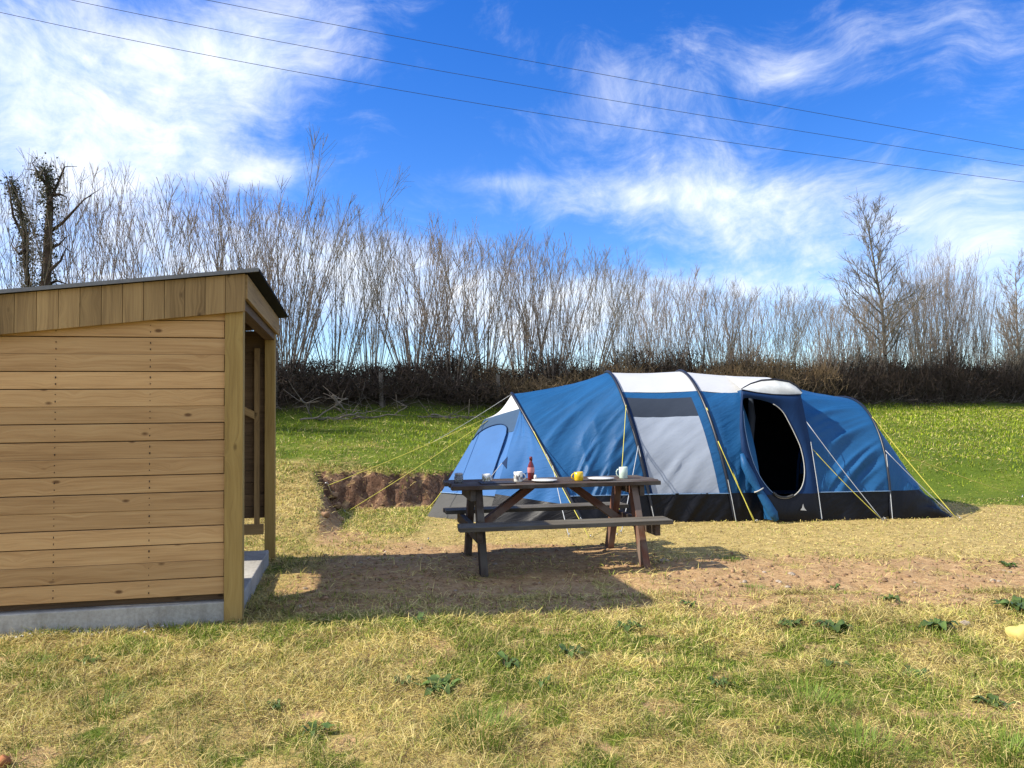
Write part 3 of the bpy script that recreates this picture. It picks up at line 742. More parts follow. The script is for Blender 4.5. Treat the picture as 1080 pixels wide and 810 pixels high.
# porch: front frame with the door hole
def PY(px, py): return P(px, py, 10.42 - (py - 411) / 137 * .40 + (px - 815) * .0022)
outer = [(782, 411), (798, 414), (815, 416), (832, 416.5), (844.5, 416), (848, 433), (852, 453), (856, 475), (860, 500), (863.5, 525), (866, 548), (850, 549), (834, 549.5), (818, 549), (808, 533), (797, 512), (788, 494), (782, 475), (780, 450), (780.5, 430)]
hole = [(784, 421), (793, 420.5), (803, 422), (815, 426), (825, 434), (832, 446), (838.5, 459), (844, 472), (847.5, 488), (848, 502), (845, 514), (838, 522), (829, 525.5), (820, 524), (812, 517), (804, 507), (796, 492), (790, 474), (786, 455), (784, 437)]
def resample(poly, n):
    p = np.array(poly + [poly[0]], float); d = np.r_[0, np.cumsum(np.hypot(*np.diff(p, axis=0).T))]
    t = np.linspace(0, d[-1], n, endpoint=False); return np.stack([np.interp(t, d, p[:, 0]), np.interp(t, d, p[:, 1])], 1)
ro, rh = np.array(outer, float), np.array(hole, float)
def smooth_loop(p, k):
    n = len(p); t = np.linspace(0, n, n * k, endpoint=False); i = np.floor(t).astype(int); f = (t - i)[:, None]
    p0, p1, p2, p3 = p[(i - 1) % n], p[i % n], p[(i + 1) % n], p[(i + 2) % n]
    return .5 * (2 * p1 + (p2 - p0) * f + (2 * p0 - 5 * p1 + 4 * p2 - p3) * f ** 2 + (3 * p1 - p0 - 3 * p2 + p3) * f ** 3)
kk = 5
def lin_loop(p, k):
    n = len(p); t = np.linspace(0, n, n * k, endpoint=False); i = np.floor(t).astype(int); f = (t - i)[:, None]
    return p[i % n] * (1 - f) + p[(i + 1) % n] * f
lo_, lh_ = lin_loop(ro, kk), smooth_loop(rh, kk)
rows = []
for s in np.linspace(0, 1, 6):
    q = lo_ * (1 - s) + lh_ * s
    X_ = np.array([PY(*p) for p in q]); X_[:, 1] += -.035 * math.sin(PI * s); rows.append(np.r_[X_, X_[:1]])
rows = np.array(rows)
fr, frs = MB(), MB()
U0 = [[(X_[0] * 1.0, X_[2]) for X_ in row] for row in rows]
for i in range(5):
    for j in range(rows.shape[1] - 1):
        q = np.array([rows[i, j], rows[i, j + 1], rows[i + 1, j + 1], rows[i + 1, j]])
        cut(q, .36, fr, frs)
weld(fr.build('door_frame', M['navy'], tent, True)); weld(frs.build('mud_skirt', M['skirt'], tent, True))
mb = MB(); hx = np.array([PY(*p) for p in lh_]); hx[:, 1] -= .012
i0, i1 = int(kk * 3.0), int(kk * 13.6)
mb.tube(hx[i0:i1], .0065, 6); mb.build('door_piping', M['piping'], tent, True)
mb = MB(); mb.tube(hx[int(kk * 13.6):int(kk * 19.4)], .006, 6); mb.build('door_piping', M['bluepiping'], tent, True)
mb = MB(); mb.tube(hx[int(kk * 11.2):int(kk * 13.8)] + np.array([0, .005, .012]), .017, 8); mb.build('door_sill', M['skirt_grey'], tent, True)
# porch sides back to the tunnel
def strip(pts, A, name, mat, smooth=True):
    pts = np.array(pts); ph = [A.ph_for_h(min(1, max(0.0, p[2] / A.A[2]))) for p in pts]; b = A.at(np.array(ph))
    panel(name, mat, tent, np.array([pts * (1 - s) + b * s for s in np.linspace(0, 1, 5)]))
right = np.array([PY(*p) for p in lo_[kk * 4:kk * 10 + 1]]); strip(right, a3b, 'porch_side', M['blue'])
left = np.array([PY(*p) for p in np.r_[lo_[kk * 13:], lo_[:1]]]); strip(left, a3L, 'porch_side', M['blue'])
# visor over the door, then its roof back to the tunnel
lowc = np.array([PY(*p) for p in lo_[:kk * 4 + 1]]); t = np.linspace(0, 1, len(lowc))
upx = np.interp(t, [0, .2, .4, .6, .8, .93, 1], [782, 792, 803, 817, 832, 841, 845]); upy = np.interp(t, [0, .2, .4, .6, .8, .93, 1], [410.5, 405, 401.5, 400.5, 403, 408.5, 414])
upc = np.array([P(x, y, 10.62) for x, y in zip(upx, upy)])
vis = np.array([lowc * (1 - s) + upc * s + np.array([0, -.05, .01]) * math.sin(PI * s) for s in np.linspace(0, 1, 7)])
panel('porch_hood', plain('pale_grey_mesh_hood', (.46, .47, .46), .7, .2, .22, 5), tent, vis)
mb = MB(); mb.tube(upc + np.array([0, -.01, .006]), .013, 6); mb.build('hood_piping', M['pole'], tent, True)
mb = MB(); mb.tube(lowc + np.array([0, -.012, 0]), .008, 6); mb.build('hood_piping', M['pole'], tent, True)
bk = np.array([a3L.at(np.array(hph(a3L, hw) + .35)) * (1 - s) + a3b.at(np.array(hph(a3b, hw) + .2)) * s for s in t])
panel('porch_roof', M['white'], tent, np.array([upc * (1 - s) + bk * s for s in np.linspace(0, 1, 6)]))
# rolled door tied back along the left edge of the opening
b = MB()
rp = np.array([PY(x, y) for x, y in [(781, 478), (785, 490), (791, 503), (798, 515), (806, 529), (813, 541), (818, 547)]]); rp[:, 1] -= .06
b.tube(rp + rng.normal(0, .008, rp.shape), [.025, .055, .062, .042, .058, .062, .035], 12); ro_ = b.build('rolled_door', M['blue'], tent, True)
b = MB(); d = rp[4] - rp[3]; d /= np.linalg.norm(d); c_ = rp[3] + d * .02; b.tube([c_ - d * .006, c_ + d * .006], .068, 14); b.build('toggle_loop', M['piping'], ro_, True)
# inner dark mesh door, rolled, and near-black sheets for the unlit inside
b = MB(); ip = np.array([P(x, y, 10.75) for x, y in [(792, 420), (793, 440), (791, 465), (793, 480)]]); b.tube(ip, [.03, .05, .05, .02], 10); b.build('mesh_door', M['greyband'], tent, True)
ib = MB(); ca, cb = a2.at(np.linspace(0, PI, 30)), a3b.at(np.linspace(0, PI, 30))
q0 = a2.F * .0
for nm, A_ in (('dark_inner_sheet', a3L), ('dark_inner_sheet', a4)): pass
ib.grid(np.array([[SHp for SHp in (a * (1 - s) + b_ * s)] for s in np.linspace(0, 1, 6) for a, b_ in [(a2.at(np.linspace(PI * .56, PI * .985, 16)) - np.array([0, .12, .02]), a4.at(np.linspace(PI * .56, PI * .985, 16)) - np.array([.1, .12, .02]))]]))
ib.build('dark_inner_sheet', M['inner'], tent, True)
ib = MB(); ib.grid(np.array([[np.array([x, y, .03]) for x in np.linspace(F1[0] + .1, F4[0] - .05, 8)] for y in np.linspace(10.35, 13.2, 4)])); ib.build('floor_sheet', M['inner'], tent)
for sx in (.10, .92):   # near-black sheet added to darken the inside of the tent
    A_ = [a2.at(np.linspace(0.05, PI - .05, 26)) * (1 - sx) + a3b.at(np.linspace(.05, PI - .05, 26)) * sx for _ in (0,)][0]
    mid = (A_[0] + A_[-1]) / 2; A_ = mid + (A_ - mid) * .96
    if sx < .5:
        ib = MB(); ib.grid(np.array([A_ * (1 - t_) + np.array([A_[:, 0], A_[:, 1], A_[:, 2] * 0 + .02]).T * t_ for t_ in (0, .5, 1)])); ib.build('dark_inner_sheet', M['inner'], tent)
# pale emblem on the black skirt right of the door and wrinkled print on the skirt under the window
e0 = [PY(x, y) + np.array([0, -.055, 0]) for x, y in [(842.5, 537.5), (849, 538), (846.6, 535.2), (845.3, 531), (844.4, 535)]]
mb = MB(); mb.add(e0, [(0, 1, 2, 3, 4)]); mb.build('emblem', M['piping'], tent, solid=.003)
# white webbing straps at the pole feet
def strap(p, q, w=.009):
    b = MB(); b.tube(np.array([p, (np.array(p) + q) / 2 + np.array([0, -.012, 0]), q]), w * .55, 5); return b.build('strap', M['webbing'], tent)
def aA(A, z, off=.05): return A.at(np.array(A.ph_for_h(z / A.A[2]))) + np.array([0, -off, 0])
for A_, zt in ((a2, .98), (a3, .55), (a4, .85), (a1, .9)): strap(aA(A_, zt), aA(A_, .01, .06))
strap(PY(854.5, 466) + np.array([0, -.02, 0]), PY(866, 547) + np.array([.0, -.03, 0]))
mb = MB(); tbp = [P(531, 488, 10.55), P(537, 481, 10.5), P(536, 494, 10.45)]; mb.add([p + np.array([-.02, -.10, 0]) for p in tbp], [(0, 1, 2)]); mb.build('tie_tab', M['navy'], tent, solid=.004)
strap(P(531, 488, 10.45) + np.array([-.02, -.1, 0]), P(519, 503, 10.35) + np.array([-.02, -.08, 0]), .008)
# guy lines with steel pegs
def guy(a, b, mat='guy', r=.0055, peg=True):
    a = np.array(a); b = np.array(b); t = np.linspace(0, 1, 9)[:, None]
    pts = a * (1 - t) + b * t; pts[:, 2] -= .02 * np.sin(np.pi * t[:, 0])
    mb = MB(); mb.tube(pts, r, 5); g = mb.build('guy_line', M[mat], tent, True)
    if peg:
        d = (a - b); d[2] = 0; d /= np.linalg.norm(d) + 1e-9
        k = MB(); base = np.array([b[0], b[1], b[2]])
        k.tube([base + d * .05 - Z_ * .12, base + Z_ * .02, base - d * .012 + Z_ * .045, base - d * .04 + Z_ * .03], .005, 6); k.build('peg', M['steel'], g, True)
    return g
def gnd(px, py):
    p = PG(px, py, 0)
    for _ in range(25):
        z = G(p[0], p[1]); p = PG(px, py, z * .6 + p[2] * .4)
    return p
Tg = T + np.array([0, -.02, .0])
guy(Tg, gnd(346, 512), r=.0045); guy(Tg + np.array([.05, -.04, -.02]), gnd(364, 541), r=.0045)
guy(a1.A, np.array([-1.6, 14.8, G(-1.6, 14.8)]), 'webbing', .0035)
guy(upto(Lc, T, .35), PG(449, 538, .02), r=.007, peg=False); guy(upto(Lc, E, 0) if False else P(473, 551, 10.55), PG(452, 571, 0), r=.006)
guy(aA(a1, 1.2), PG(622, 568, 0), 'guy', .005); guy(aA(a1, .75), PG(600, 566, 0), 'webbing', .005)
guy(aA(a2, 1.55), PG(651, 566, 0), r=.005); guy(aA(a2, 1.0), PG(655, 563, 0), 'webbing', .005)
guy(aA(a3, 1.5), PG(796, 552, 0), r=.0065); guy(aA(a3, 1.05), PG(797, 551.5, 0), r=.0065)
guy(PY(850, 444.5) + np.array([0, -.01, 0]), PG(932, 550, 0), 'webbing', .0045); guy(PY(857, 474) + np.array([0, -.01, 0]), PG(931, 549, 0), r=.005)
guy(aA(a4, 1.35), PG(1011, 549, 0), r=.0065); guy(aA(a4, .90), PG(1009, 547.5, 0), 'webbing', .0045)
guy(P(950, 478, 10.9), np.array([8.3, 12.6, G(8.3, 12.6)]), r=.0065)

# ------------------------------------------------------------------ picnic table (local axes: a along, b across)
TB = np.array([.38, 7.70]); TY = R(11)
table = thing('picnic_table', (TB[0], TB[1], 0), 'weathered dark brown picnic table with built in benches set for breakfast', 'picnic table')
table.rotation_euler = (0, 0, TY)
zt = .78
for b0 in np.linspace(-.30, .30, 5):
    mb = MB(); j = random.uniform(-.02, .02); mb.box((j, b0, zt - .02), (1.03 + random.uniform(-.012, .012), .066, .02)); mb.build('top_plank', M['old_wood'], table, bevel=.004, local=True)
for sb in (-1, 1):
    for db in (-.075, .075):
        mb = MB(); mb.box((random.uniform(-.015, .015) - .02, sb * .63 + db, .435), (.99, .069, .02)); mb.build('bench_plank', M['bench_wood'], table, bevel=.004, local=True)
for sa in (-1, 1):
    A_ = sa * .77
    for sb in (-1, 1):
        mb = MB(); mb.beam((A_, sb * .56, -.05), (A_, sb * .22, zt - .045), .115, .068, up=(1, 0, 0)) if False else mb.beam((A_, sb * .56, -.05), (A_, sb * .22, zt - .045), .068, .115, up=(0, 1, 0))
        mb.build('leg', M['red_wood'] if sa > 0 else M['old_wood'], table, bevel=.005, local=True)
    mb = MB(); mb.box((A_ + sa * .062, 0, zt - .095), (.024, .33, .052)); mb.build('top_bearer', M['old_wood'], table, bevel=.004, local=True)
    mb = MB(); mb.box((A_ + sa * .062, 0, .36), (.026, .72, .052)); mb.build('bench_bearer', M['old_wood'], table, bevel=.004, local=True)
    mb = MB(); mb.beam((sa * .70, 0, .37), (sa * .20, 0, zt - .045), .07, .11, up=(0, 1, 0)); mb.build('brace', M['red_wood'], table, bevel=.004, local=True)

# ------------------------------------------------------------------ things on the table
def on_top(px, b):
    X = (px - 540) / FPX
    # point on the table's line offset b across, seen in the direction X
    ca, sa = math.cos(TY), math.sin(TY)
    # (TB + a*(ca,sa) + b*(-sa,ca)) with x = X*y
    a = (X * (TB[1] + b * ca) - (TB[0] - b * sa)) / (ca - X * sa)
    return np.array([TB[0] + a * ca - b * sa, TB[1] + a * sa + b * ca, zt])
def mug(px, b, r, h, mat, label, inner=None, band=None, flare=1.0, hang=0.3):
    p = on_top(px, b); t = thing('mug', p, label, 'mug')
    k = MB(); k.lathe(p, [(0, .002), (r * .9, .0), (r * .97, .006), (r * flare, h * .5), (r * flare, h), (r * flare - .004, h + .001), (r * flare - .005, h * .5), (r * .88, .008), (0, .008)], 24)
    k.build('cup', mat, t, True)
    k = MB(); hp = []
    for q in np.linspace(-1.35, 1.35, 12): hp.append(p + np.array([math.cos(hang) * (r - .004 + .030 * math.cos(q)), math.sin(hang) * (r - .004 + .030 * math.cos(q)), h * .5 + h * .33 * math.sin(q)]))
    k.tube(hp, .006, 8); k.build('handle', mat, t, True)
    if band is not None:
        k = MB()
        for i in range(7):
            a0 = -PI / 2 - 1.2 + i * .38 + random.uniform(-.05, .05); zz = h * random.uniform(.3, .7); w = random.uniform(.07, .14); hh = random.uniform(.008, .02)
            rr = r * flare + .0012; vs = []
            for (da, dz) in ((-w, -hh), (0, -hh * 1.2), (w, -hh), (w, hh), (0, hh * 1.1), (-w, hh)): vs.append(p + np.array([rr * math.cos(a0 + da), rr * math.sin(a0 + da), zz + dz]))
            k.add(vs, [(0, 1, 4, 5), (1, 2, 3, 4)])
        k.build('printed_pattern', band, t, True)
    return t
mug(512, .05, .040, .075, M['ceramic'], 'cream mug with an olive pattern near the left end of the picnic table', band=M['olive'], flare=1.08, hang=.6)
mug(545.5, -.05, .044, .098, M['ceramic'], 'white mug with a dark print beside the red sauce bottle', band=M['print'], hang=-.1)
mug(609, -.10, .046, .084, M['yellow'], 'plain yellow mug on the picnic table', hang=3.3)
mug(656, .0, .044, .115, M['mint'], 'tall pale mint green mug at the right end of the picnic table', hang=3.0)
def plate(px, b, r, mat, label, name='plate'):
    p = on_top(px, b); k = MB()
    k.lathe(p, [(0, .004), (r * .55, .002), (r * .62, .004), (r, .020), (r * .99, .024), (r * .62, .009), (0, .008)], 32)
    o = k.build(name, mat, None, True); tag(o, label, 'plate'); return o
plate(573, -.16, .125, M['ceramic'], 'white dinner plate in front of the red sauce bottle')
plate(632, -.12, .135, M['ceramic'], 'white dinner plate between the yellow and the mint mugs')
# slate placemat
p = on_top(523, -.13); k = MB(); k.box(p + np.array([0, 0, .006]), (.165, .12, .005), (np.array([math.cos(TY), math.sin(TY), 0]), np.array([-math.sin(TY), math.cos(TY), 0]), Z_))
tag(k.build('placemat', M['slate'], None, bevel=.003), 'flat dark placemat lying in front of the cream patterned mug', 'placemat')
# jar
p = on_top(483, -.02); t = thing('glass_jar', p, 'small glass jar with a grey lid at the left tip of the table', 'jar')
k = MB(); k.lathe(p, [(0, 0), (.040, 0), (.044, .008), (.044, .062), (.036, .074), (.036, .080)], 24); k.build('jar_body', M['glass'], t, True)
k = MB(); k.lathe(p, [(0, .005), (.037, .005), (.038, .035), (.0, .036)], 20); k.build('jam', M['print'], t, True)
k = MB(); k.lathe(p, [(0.0, .098), (.036, .098), (.040, .094), (.040, .078), (0, .078)], 24); k.build('lid', plain('grey_lid', (.35, .35, .36), .35, .5), t, True)
# sauce bottle
p = on_top(559, .10); t = thing('sauce_bottle', p, 'dark red sauce bottle with a black base and pale label', 'bottle')
k = MB(); k.lathe(p, [(0, 0), (.030, 0), (.033, .01), (.034, .12), (.028, .15), (.014, .185), (.013, .205), (0, .205)], 24); k.build('bottle_body', M['redsauce'], t, True)
k = MB(); k.lathe(p, [(.0346, .075), (.0352, .078), (.0352, .125), (.0346, .128)], 24); k.build('bottle_label', M['pinklabel'], t, True)
k = MB(); k.lathe(p, [(0.0, .235), (.012, .235), (.016, .228), (.016, .196), (0, .196)], 20); k.build('cap', M['redsauce'], t, True)
p = on_top(563.5, .02); k = MB(); k.lathe(p, [(0, 0), (.014, 0), (.016, .035), (.012, .055), (.0, .06)], 16); tag(k.build('salt_shaker', M['ceramic'], None, True), 'small white salt shaker at the foot of the red bottle', 'shaker')

# ------------------------------------------------------------------ trees and hedge
def branch_pts(p, d, ln, n, wob, up, rg):
    pts = [np.array(p, float)]; d = np.array(d, float); d /= np.linalg.norm(d)
    for i in range(n):
        d = d + rg.normal(0, wob, 3) + np.array([0, 0, up]); d /= np.linalg.norm(d); pts.append(pts[-1] + d * ln / n)
    return np.array(pts)
def coppice(seed, stems, h, spread, twigs=9, base=.28, rr=.011, lean=(0, 0), vary=.16):
    """rods fanning out of one stool, arching upright, ending near one canopy height, with fine twigs towards the tips"""
    rg = np.random.default_rng(seed); k = MB()
    for s in range(stems):
        a = rg.random() * 2 * PI; out = spread * math.sqrt(rg.random()); r0 = base * out / spread
        d = np.array([math.cos(a) * out + lean[0] + rg.normal(0, .05), math.sin(a) * out * .75 + lean[1] + rg.normal(0, .05), 1.0])
        ln = h * (1 - vary * rg.random() ** 1.5) * (1 + .10 * out); rad = rr * rg.uniform(.55, 1.3)
        if rg.random() < .22: ln *= rg.uniform(.45, .8)
        pts = branch_pts((math.cos(a) * r0, math.sin(a) * r0, -.1), d, ln, 9, .026, .012, rg)
        k.tube(pts, np.linspace(rad, .003, 10), 4, rnd=rg.random(), cap=False)
        for q in range(int(twigs * rg.uniform(.6, 1.3))):
            t = 1 - .78 * rg.random() ** 1.25; i = min(8, int(t * 9)); pb = pts[i] + (pts[i + 1] - pts[i]) * (t * 9 - i)
            dd = pts[i + 1] - pts[max(0, i - 1)]; dd /= np.linalg.norm(dd); aa = rg.random() * 2 * PI
            dd = dd + np.array([math.cos(aa), math.sin(aa), .05]) * rg.uniform(.3, .75)
            tl = min(ln * rg.uniform(.07, .22), (1.03 - t) * ln * rg.uniform(.6, 1.2) + .12)
            tp = branch_pts(pb, dd, tl, 4, .05, .05, rg); k.tube(tp, np.linspace(max(.0042, rad * .36), .0026, 5), 3, rnd=rg.random(), cap=False)
            if rg.random() < .6:
                dd2 = tp[2] - tp[1]; dd2 = dd2 / np.linalg.norm(dd2) + rg.normal(0, .4, 3)
                k.tube(branch_pts(tp[2], dd2, tl * .55, 3, .06, .05, rg), np.linspace(.0034, .0024, 4), 3, rnd=rg.random(), cap=False)
    return k
def stool(seed, r=.3, h=.55):
    """the gnarled foot of an old coppice stool"""
    rg = np.random.default_rng(seed + 900); k = MB()
    for i in range(7):
        a = rg.random() * 2 * PI; d = (math.cos(a) * .5, math.sin(a) * .5, 1); k.tube(branch_pts((math.cos(a) * r * .5, math.sin(a) * r * .5, -.2), d, h * rg.uniform(.7, 1.3), 4, .15, .03, rg), np.linspace(.085, .045, 5) * rg.uniform(.6, 1.2), 7, rnd=rg.random())
    return k
protos = []
for i in range(7):
    t = thing('hazel_shrub', (0, 0, -60), 'x', 'shrub')
    coppice(100 + i, 36 + (i % 3) * 9, 3.6, .40 + .06 * (i % 4), 13, .26).build('stems', M['bark'] if i % 3 else M['bark2'], t, True, local=True)
    stool(i).build('stool', M['barkdark'], t, True, local=True); protos.append(t)
zones = [(-20, 62, 'bare hazel shrub left of and beside the ivy clad tree behind the shelter roof', 'hazels left of the ivy tree'),
         (62, 236, 'bare upright hazel shrub behind the sloping shelter roof', 'hazels behind the shelter roof'),
         (236, 345, 'bare hazel shrub in the hedge just right of the shelter', 'hazels just right of the shelter'),
         (345, 530, 'bare hazel shrub in the hedge between the shelter and the tent', 'hazels between shelter and tent'),
         (530, 650, 'bare hazel shrub in the hedge behind the blue left half of the tent', 'hazels behind the left half of the tent'),
         (650, 850, 'bare hazel shrub in the hedge behind the white tent roof', 'hazels behind the white tent roof'),
         (850, 960, 'bare hazel shrub at the foot of the tall ash tree', 'hazels around the tall ash'),
         (960, 1110, 'bare hazel shrub at the far right end of the hedge', 'hazels at the right end of the hedge')]
xpos = -14.5; n_used = 0
while xpos < 27:
    yy = hedge_y(xpos) + random.uniform(-.35, .35); px = 540 + FPX * xpos / yy
    zone = [z for z in zones if z[0] <= px < z[1]]
    if zone:
        hsc = np.interp(px, [0, 120, 250, 380, 520, 640, 780, 860, 960, 1000, 1060], [4.6, 5.0, 4.9, 4.9, 4.7, 4.4, 4.0, 3.9, 4.6, 6.4, 5.2]) * random.uniform(.87, .98) / 3.75
        pr = protos[n_used % 7]; loc = (xpos, yy, G(xpos, yy) - .05); rz = random.uniform(0, 6.28); sc = (random.uniform(.95, 1.3), random.uniform(.8, 1.1), hsc)
        if n_used < 7:
            pr.location = loc; pr.rotation_euler = (0, 0, rz); pr.scale = sc; pr['label'] = zone[0][2]; pr['group'] = zone[0][3]
        else: copy_thing(pr, loc, rz, sc, zone[0][2], zone[0][3])
        n_used += 1
    xpos += random.uniform(.78, 1.22) * (.85 + .012 * max(0, yy - 14))

def twig_bush(seed, w, h, n):
    rg = np.random.default_rng(seed); k = MB()
    for i in range(n):
        x, y = rg.normal(0, w * .32), rg.normal(0, w * .22); a = rg.random() * 2 * PI; tl = h * rg.uniform(.25, .62)
        p = (x, y, rg.random() ** 1.2 * h * .62); d = (math.cos(a) * .6 + x * .5, math.sin(a) * .6, rg.uniform(.15, 1.1))
        k.tube(branch_pts(p, d, tl, 3, .22, .03, rg), np.linspace(.009, .0035, 4) * rg.uniform(.7, 1.4), 3, rnd=rg.random(), cap=False)
    for i in range(9):
        x = rg.normal(0, w * .2); k.tube(branch_pts((x, rg.normal(0, .1), -.1), (rg.normal(0, .3), rg.normal(0, .2), 1), h * rg.uniform(.6, .95), 5, .12, .03, rg), np.linspace(.028, .008, 6), 5, rnd=rg.random(), cap=False)
    return k
def leaves(seed, w, h, n, size=.035, depth=None):
    rg = np.random.default_rng(seed + 50); k = MB(); depth = depth or w * .25
    for i in range(n):
        c = np.array([rg.normal(0, w * .33), rg.normal(0, depth), rg.random() * h]); q = rg.normal(0, 1, (2, 3)); q[0] /= np.linalg.norm(q[0]); q[1] -= q[0] * q[0].dot(q[1]); q[1] /= np.linalg.norm(q[1]); s = size * rg.uniform(.6, 1.3)
        k.add([c - q[0] * s, c + q[1] * s * .6, c + q[0] * s, c - q[1] * s * .6], [(0, 1, 2, 3)], [[(0, 0)] * 4], rg.random())
    return k
bprot = []
for i in range(5):
    t = thing('hedge_bush', (0, 0, -60), 'x', 'bush')
    twig_bush(300 + i, 1.5, 1.0, 520).build('twigs', [M['barkdark'], M['barktan'], M['barkdark'], M['barkdark'], M['barktan']][i], t, True, local=True)
    leaves(i, 1.4, .85, 750 if i % 2 == 0 else 350, .030).build('dead_leaves', M['bramble'], t, local=True); bprot.append(t)
bz = [(-20, 285, 'low twiggy bush in the hedge bottom hidden behind the shelter', 'hedge bottom behind the shelter'),
      (285, 520, 'dark low tangled bush in the hedge bottom between shelter and tent', 'dark hedge bottom between shelter and tent'),
      (520, 850, 'low brown clipped bush in the hedge just above the tent roof', 'hedge bottom above the tent'),
      (850, 1110, 'dark tangled bush in the hedge bottom right of the tent', 'hedge bottom right of the tent')]
xpos = -14; nb = 0
while xpos < 27:
    for row in (-.75, .05):
        xx = xpos + random.uniform(-.25, .25) + .645 * -row * .3; yy = hedge_y(xx) + row + random.uniform(-.15, .15); px = 540 + FPX * xx / yy
        zone = [z for z in bz if z[0] <= px < z[1]]
        if not zone: continue
        hs = float(np.interp(px, [0, 300, 500, 640, 800, 900, 1050], [.8, .85, .95, 1.35, 1.7, 1.85, 2.1])) * random.uniform(.8, 1.1) * (.75 * random.uniform(.8, 1.1) if row < -.5 else random.uniform(.55, 1.12))
        i = (0 if px < 520 or px > 870 else random.choice([1, 4, 1, 2])) if row < -.5 else random.choice([0, 2, 3, 1])
        if px > 870: i = random.choice([0, 2, 3])
        pr = bprot[i]; loc = (xx, yy, G(xx, yy) - .05); rz = R(33) + random.choice([0, PI]) + random.uniform(-.2, .2); sc = (random.uniform(.85, 1.1), random.uniform(.85, 1.1), hs)
        if pr['label'] == 'x':
            pr.location = loc; pr.rotation_euler = (0, 0, rz); pr.scale = sc; pr['label'] = zone[0][2]; pr['group'] = zone[0][3]
        else: copy_thing(pr, loc, rz, sc, zone[0][2], zone[0][3])
        nb += 1
    xpos += random.uniform(.62, .95)
for q in list(bprot) + protos:
    if q['label'] == 'x':
        for ch in list(q.children): bpy.data.objects.remove(ch)
        bpy.data.objects.remove(q)

def tree(seed, h, r0, nmain=14, ang=.75, lev=3, trunk_bend=.03, up=.06, first=.25, dens=1.0):
    """bare broadleaf: a tapered trunk, limbs, branches and twigs; returns trunk and limbs separately"""
    rg = np.random.default_rng(seed); tk, lb = MB(), MB()
    n = 14; tp = branch_pts((0, 0, -.2), (rg.normal(0, .04), rg.normal(0, .04), 1), h, n, trunk_bend, .03, rg); tr = r0 * (1 - np.linspace(0, 1, n + 1)) ** .8 + .012
    tk.tube(tp, tr, 9)
    def grow(p, d, ln, r, lv):
        k = 6 if lv < 2 else 4
        pts = branch_pts(p, d, ln, k, .09 + .02 * lv, up, rg); lb.tube(pts, np.linspace(r, max(.0045, r * .25), k + 1), 5 if lv < 2 else 3, rnd=rg.random(), cap=False)
        if lv >= lev: return
        for q in range(int((7 if lv == 1 else 5) * dens)):
            t = rg.uniform(.2, 1); i = min(k - 1, int(t * k)); pb = pts[i] + (pts[i + 1] - pts[i]) * (t * k - i)
            dd = pts[i + 1] - pts[i]; dd /= np.linalg.norm(dd); aa = rg.normal(0, 1, 3); dd = dd + aa / np.linalg.norm(aa) * rg.uniform(.5, .9); dd[2] += .15
            grow(pb, dd, ln * rg.uniform(.3, .55), max(.005, r * .45), lv + 1)
    for q in range(nmain):
        t = first + (1 - first) * (q + rg.random()) / nmain; i = min(n - 1, int(t * n)); pb = tp[i] + (tp[i + 1] - tp[i]) * (t * n - i); a = q * 2.4 + rg.normal(0, .4)
        grow(pb, (math.cos(a) * ang, math.sin(a) * ang, rg.uniform(.5, 1.0)), h * (.92 - t * .58) * rg.uniform(.26, .46), max(.012, tr[i] * .5), 1)
    return tk, lb
# tall ash at right
q = hedge_at(925) + np.array([0.2, -.4]); t = thing('ash_tree', (q[0], q[1], G(*q) - .1), 'tallest bare tree with a spreading crown at the right of the hedge', 'tree')
tk, lb = tree(5, 7.3, .075, 40, .90, 3, .045, .07, .24, 1.35); tk.build('trunk', M['bark2'], t, True, local=True); lb.build('crown', M['bark2'], t, True, local=True)
# second, bushier group
q = hedge_at(985) + np.array([0, .3]); t = thing('ash_tree', (q[0], q[1], G(*q) - .1), 'bushy many stemmed bare tree right of the tallest tree', 'tree')
coppice(555, 46, 6.4, .36, 22, .5, .017).build('stems', M['bark'], t, True, local=True)
q = hedge_at(1076) + np.array([0, -.2]); t = thing('ash_tree', (q[0], q[1], G(*q) - .1), 'bare tree cut off by the right edge of the picture', 'tree')
tk, lb = tree(8, 6.2, .06, 30, .85, 3, .03, .07, .12, 1.2); tk.build('trunk', M['bark'], t, True, local=True); lb.build('crown', M['bark'], t, True, local=True)
# tall spreading hazel by the shelter's right corner
q = hedge_at(286) + np.array([0, .5]); t = thing('tall_hazel', (q[0], q[1], G(*q) - .1), 'taller spreading hazel rising just behind the high corner of the shelter roof', 'tree')
coppice(77, 15, 6.2, .42, 30, .22, .020, vary=.3).build('stems', M['bark2'], t, True, local=True)
